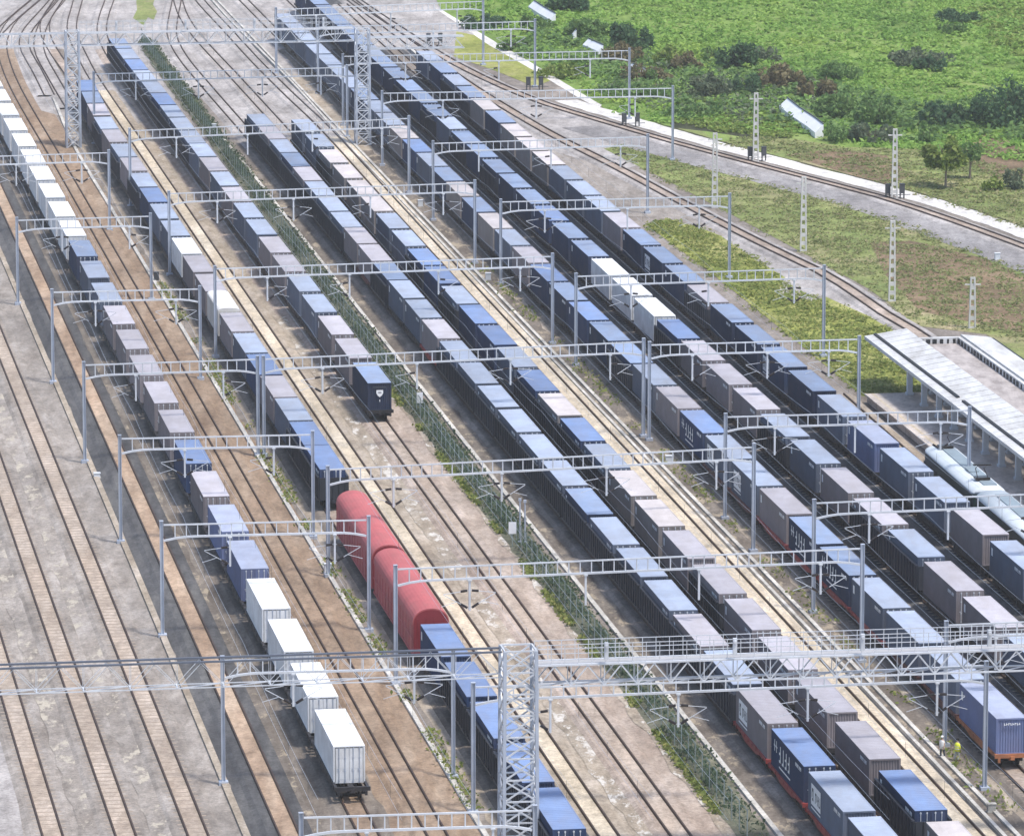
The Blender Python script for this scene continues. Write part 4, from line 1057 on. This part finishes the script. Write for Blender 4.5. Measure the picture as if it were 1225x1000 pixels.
# broken white panels at the field edge
def hoarding(pts, h, label):
    b=MB(); f=MB(); w=[W(x,y) for x,y in pts]; o=w[0].copy()
    for a,c in zip(w,w[1:]):
        bk=Vector((h*.42,h*.3,h*.2)); up=Vector((0,-.05,.08)); p0,p1=a-o+Vector((0,0,1.25)),c-o+Vector((0,0,1.25))
        bx=Vector((bk.x,bk.y,0)); dn=Vector((0,0,-1.2)); b.hexa([p0+dn,p1+dn,p1+bx+dn,p0+bx+dn,p0+dn*.35,p1+dn*.35,p1+bk,p0+bk])
        f.bar(p0+bk+Vector((0,.1,-h*.2-1.25)),p0+bk+Vector((0,.1,-.02)),.09); f.bar(p0+bk+Vector((0,.12,.1)),p1+bk+Vector((0,.12,.1)),.14)
    t=thing('hoarding_panel',label,'hoarding',o,0,'broken white hoarding panels'); part('panel_sheet',b.mesh('panel_sheet',M['panel']),t); part('panel_frame',f.mesh('panel_frame',M['cabinet']),t)
hoarding([(932,134),(947,146),(965,158),(975,166)],2.9,'largest leaning white hoarding panel below the brown bushes')
hoarding([(632,14),(644,22),(658,30)],2.2,'white hoarding panel nearest the top edge')
hoarding([(680,42),(686,48)],1.2,'smallest white hoarding piece standing alone in green shrubs')
hoarding([(697,60),(706,64),(715,68)],2.1,'short white hoarding panel above the brown bush')
hoarding([(752,88),(760,91),(769,95)],1.1,'fallen white hoarding panel beside a gantry post')
patch('pale_soil',[(782,98),(800,94),(825,95),(832,99),(800,104)],'path'); patch('pale_soil',[(848,98),(865,97),(884,102),(886,108),(866,105)],'path')
# small wayside boxes
def boxes(px,py,label,mat='colwhite',h=.9):
    t=thing('trackside_box',label,'trackside box',W(px,py),TH,'trackside equipment boxes'); b=MB(); b.box(-.3,.3,-.22,.22,.15,h); b.box(-.35,.35,-.27,.27,h,h+.06); part('case',b.mesh('case',M[mat]),t)
    b=MB(); b.box(-.36,.36,-.3,.3,0,.15); part('plinth',b.mesh('plinth',M['concrete']),t)
for a in ((392,686,'pale box at the base of the post left of the red wagon'),(800,556,'white box on the gravel right of the drain channel'),(584,336,'white box beside the drain channel under the long gantry'),(503,248,'white box left of the train right of the channel'),(1186,972,'white box at the foot of the nearest right post','concrete',.7),(1193,312,'white box on the main track shoulder'),(187,337,'dark box beside the empty tan track','cabinet',1.1),(256,160,'white marker box beside the hedge near the top','colwhite',1.3),(116,572,'white box beside the second left post','colwhite',.5)): boxes(*a)

# ------------------------------------------------------------------ workers
def worker(px, py, label, vest, legs, hat, rz):
    o=W(px,py); t=thing('person',label,'person',o,rz,None)
    def skin(name, V, E, Rr, mat, sub=2):
        me=bpy.data.meshes.new(name); me.from_pydata(V,E,[]); me.materials.append(M[mat]); ob=part(name,me,t)
        sm=ob.modifiers.new('skin','SKIN'); sl=me.skin_vertices[0].data
        for i,r in enumerate(Rr): sl[i].radius=(r,r)
        sl[0].use_root=True
        ss=ob.modifiers.new('smooth','SUBSURF'); ss.levels=sub; ss.render_levels=sub
        return ob
    V=[(0,0,.93),(0,0,1.12),(0,-.01,1.32),(0,-.01,1.47),(0,-.02,1.56),(0,-.03,1.68),
       (-.18,-.01,1.42),(-.25,-.02,1.17),(-.22,-.14,.95),(-.21,-.18,.87),(.18,-.01,1.42),(.26,-.02,1.17),(.25,-.12,.94),(.25,-.16,.86),
       (-.10,0,.88),(-.12,-.05,.48),(-.13,.04,.10),(-.13,-.12,.05),(.10,0,.88),(.13,.08,.48),(.14,.14,.10),(.14,-.02,.05)]
    E=[(0,1),(1,2),(2,3),(3,4),(4,5),(3,6),(6,7),(7,8),(8,9),(3,10),(10,11),(11,12),(12,13),(0,14),(14,15),(15,16),(16,17),(0,18),(18,19),(19,20),(20,21)]
    Rr=[.12,.13,.15,.09,.055,.105,.065,.047,.036,.035,.065,.047,.036,.035,.085,.058,.042,.045,.085,.058,.042,.045]
    skin('body',V,E,Rr,'skin')
    for hx,hy,hz,s in ((-.21,-.18,.87,-1),(.25,-.16,.86,1)):
        h=MB()
        for k in range(4):
            a=Vector((hx+(k-1.5)*.02,hy-.02,hz-.03)); h.tube(a,a+Vector((0,-.02,-.05-.008*(1.5-abs(k-1.5)))),.009,.008,6); h.tube(a+Vector((0,-.02,-.05)),a+Vector((0,.0,-.08)),.008,.007,6)
        a=Vector((hx-s*.035,hy-.03,hz)); h.tube(a,a+Vector((-s*.02,-.03,-.04)),.011,.009,6); part('hand',h.mesh('hand',M['skin']),t)
    v=MB(); rg=[]
    for z,rx,ry in ((.80,.25,.19),(1.0,.25,.19),(1.2,.26,.19),(1.38,.26,.17),(1.47,.19,.13),(1.51,.09,.09)):
        rg.append([(rx*math.cos(a),-.01+ry*math.sin(a),z) for a in np.linspace(0,2*math.pi,14,endpoint=False)])
    v.loft(rg); part('vest' if vest=='vest' else 'shirt',v.mesh('vest',M[vest],True),t)
    if vest=='vest':
        skin('sleeves',[(0,0,1.3),(-.18,-.01,1.42),(-.25,-.02,1.17),(-.22,-.13,.98),(.18,-.01,1.42),(.26,-.02,1.17),(.25,-.11,.97)],[(0,1),(1,2),(2,3),(0,4),(4,5),(5,6)],[.1,.095,.08,.06,.095,.08,.06],vest)
        s_=MB()
        for z in (.98,1.16):
            s_.loft([[(.26*math.cos(a)*1.02,-.01+.19*math.sin(a)*1.02,zz) for a in np.linspace(0,2*math.pi,14,endpoint=False)] for zz in (z,z+.05)])
        part('reflective_band',s_.mesh('reflective_band',M['stripe']),t)
    Vt=[(0,0,.93)]+V[14:17]+V[18:21]; skin('trousers',Vt,[(0,1),(1,2),(2,3),(0,4),(4,5),(5,6)],[.15,.11,.08,.066,.11,.08,.066],legs)
    for sx,sy in ((-.13,-.06),(.14,.04)):
        b=MB(); b.box(sx-.055,sx+.055,sy-.15,sy+.1,0,.09); part('shoe',b.mesh('shoe',M['hair']),t)
    h=MB(); rg=[[( (.112+.004*k)*math.cos(a)*c,-.02+(.13)*math.sin(a)*c,z) for a in np.linspace(0,2*math.pi,12,endpoint=False)] for k,(c,z) in enumerate(((1.0,1.70),(1.03,1.76),(.8,1.83),(.3,1.86)))]
    h.loft(rg); part('helmet' if hat=='helmet' else 'hair',h.mesh('hat',M[hat],True),t)
    f=MB()
    for sx in (-.04,.04): f.box(sx-.014,sx+.014,-.142,-.125,1.685,1.70)
    f.hexa([(-.013,-.13,1.64),(.013,-.13,1.64),(.01,-.12,1.64),(-.01,-.12,1.64),(-.008,-.155,1.65),(.008,-.155,1.65),(.005,-.12,1.69),(-.005,-.12,1.69)]); f.box(-.03,.03,-.138,-.12,1.605,1.615)
    part('face_features',f.mesh('face_features',M['hair']),t)
worker(1145,910,'person in yellow safety vest and pale trousers beside the orange-brown wagon','vest','trouser','hair',2.2)
worker(1127,907,'person in white shirt half hidden behind the grey post','shirt','darkcloth','helmet',-.8)

# ------------------------------------------------------------------ camera, light, air
cam=bpy.data.cameras.new('camera'); co=bpy.data.objects.new('camera',cam); C.objects.link(co)
co.location=(0,0,H); co.rotation_euler=(math.pi/2-PITCH,0,0); cam.sensor_width=36; cam.sensor_fit='HORIZONTAL'; cam.lens=36*F/1225; cam.clip_start=1; cam.clip_end=9000
S.camera=co
ts=Vector((.72,-.55,0)).normalized(); el=R(66); ts=Vector((ts.x*math.cos(el),ts.y*math.cos(el),math.sin(el)))
sl=bpy.data.lights.new('sun','SUN'); sl.energy=2.5; sl.angle=R(8); sl.color=(1,.95,.88)
so=bpy.data.objects.new('sun',sl); C.objects.link(so); so.rotation_euler=ts.to_track_quat('Z','Y').to_euler()
wd=bpy.data.worlds.new('World'); S.world=wd; wd.use_nodes=True; nt=wd.node_tree
sk=nt.nodes.new('ShaderNodeTexSky'); sk.sky_type='NISHITA'; sk.sun_disc=False; sk.sun_elevation=el; sk.sun_rotation=math.atan2(ts.x,ts.y)
sk.altitude=100; sk.dust_density=2.0
bg=nt.nodes['Background']; nt.links.new(sk.outputs['Color'],bg.inputs['Color']); bg.inputs['Strength'].default_value=.15
HZ=0.0001
if HZ:
    hb=MB(); hb.box(-2600,2600,-700,4100,-1.0,H+4); m=bpy.data.materials.new('haze_air'); m.use_nodes=True; n=m.node_tree; n.nodes.remove(n.nodes['Principled BSDF'])
    pv=n.nodes.new('ShaderNodeVolumePrincipled'); pv.inputs['Color'].default_value=(1,.985,.96,1); pv.inputs['Density'].default_value=HZ; pv.inputs['Anisotropy'].default_value=.2
    n.links.new(pv.outputs[0],n.nodes['Material Output'].inputs['Volume']); h=part('haze',hb.mesh('haze',m)); h['kind']='stuff'
S.view_settings.view_transform='Standard'; S.view_settings.look='None'; S.view_settings.exposure=.7; S.view_settings.gamma=1
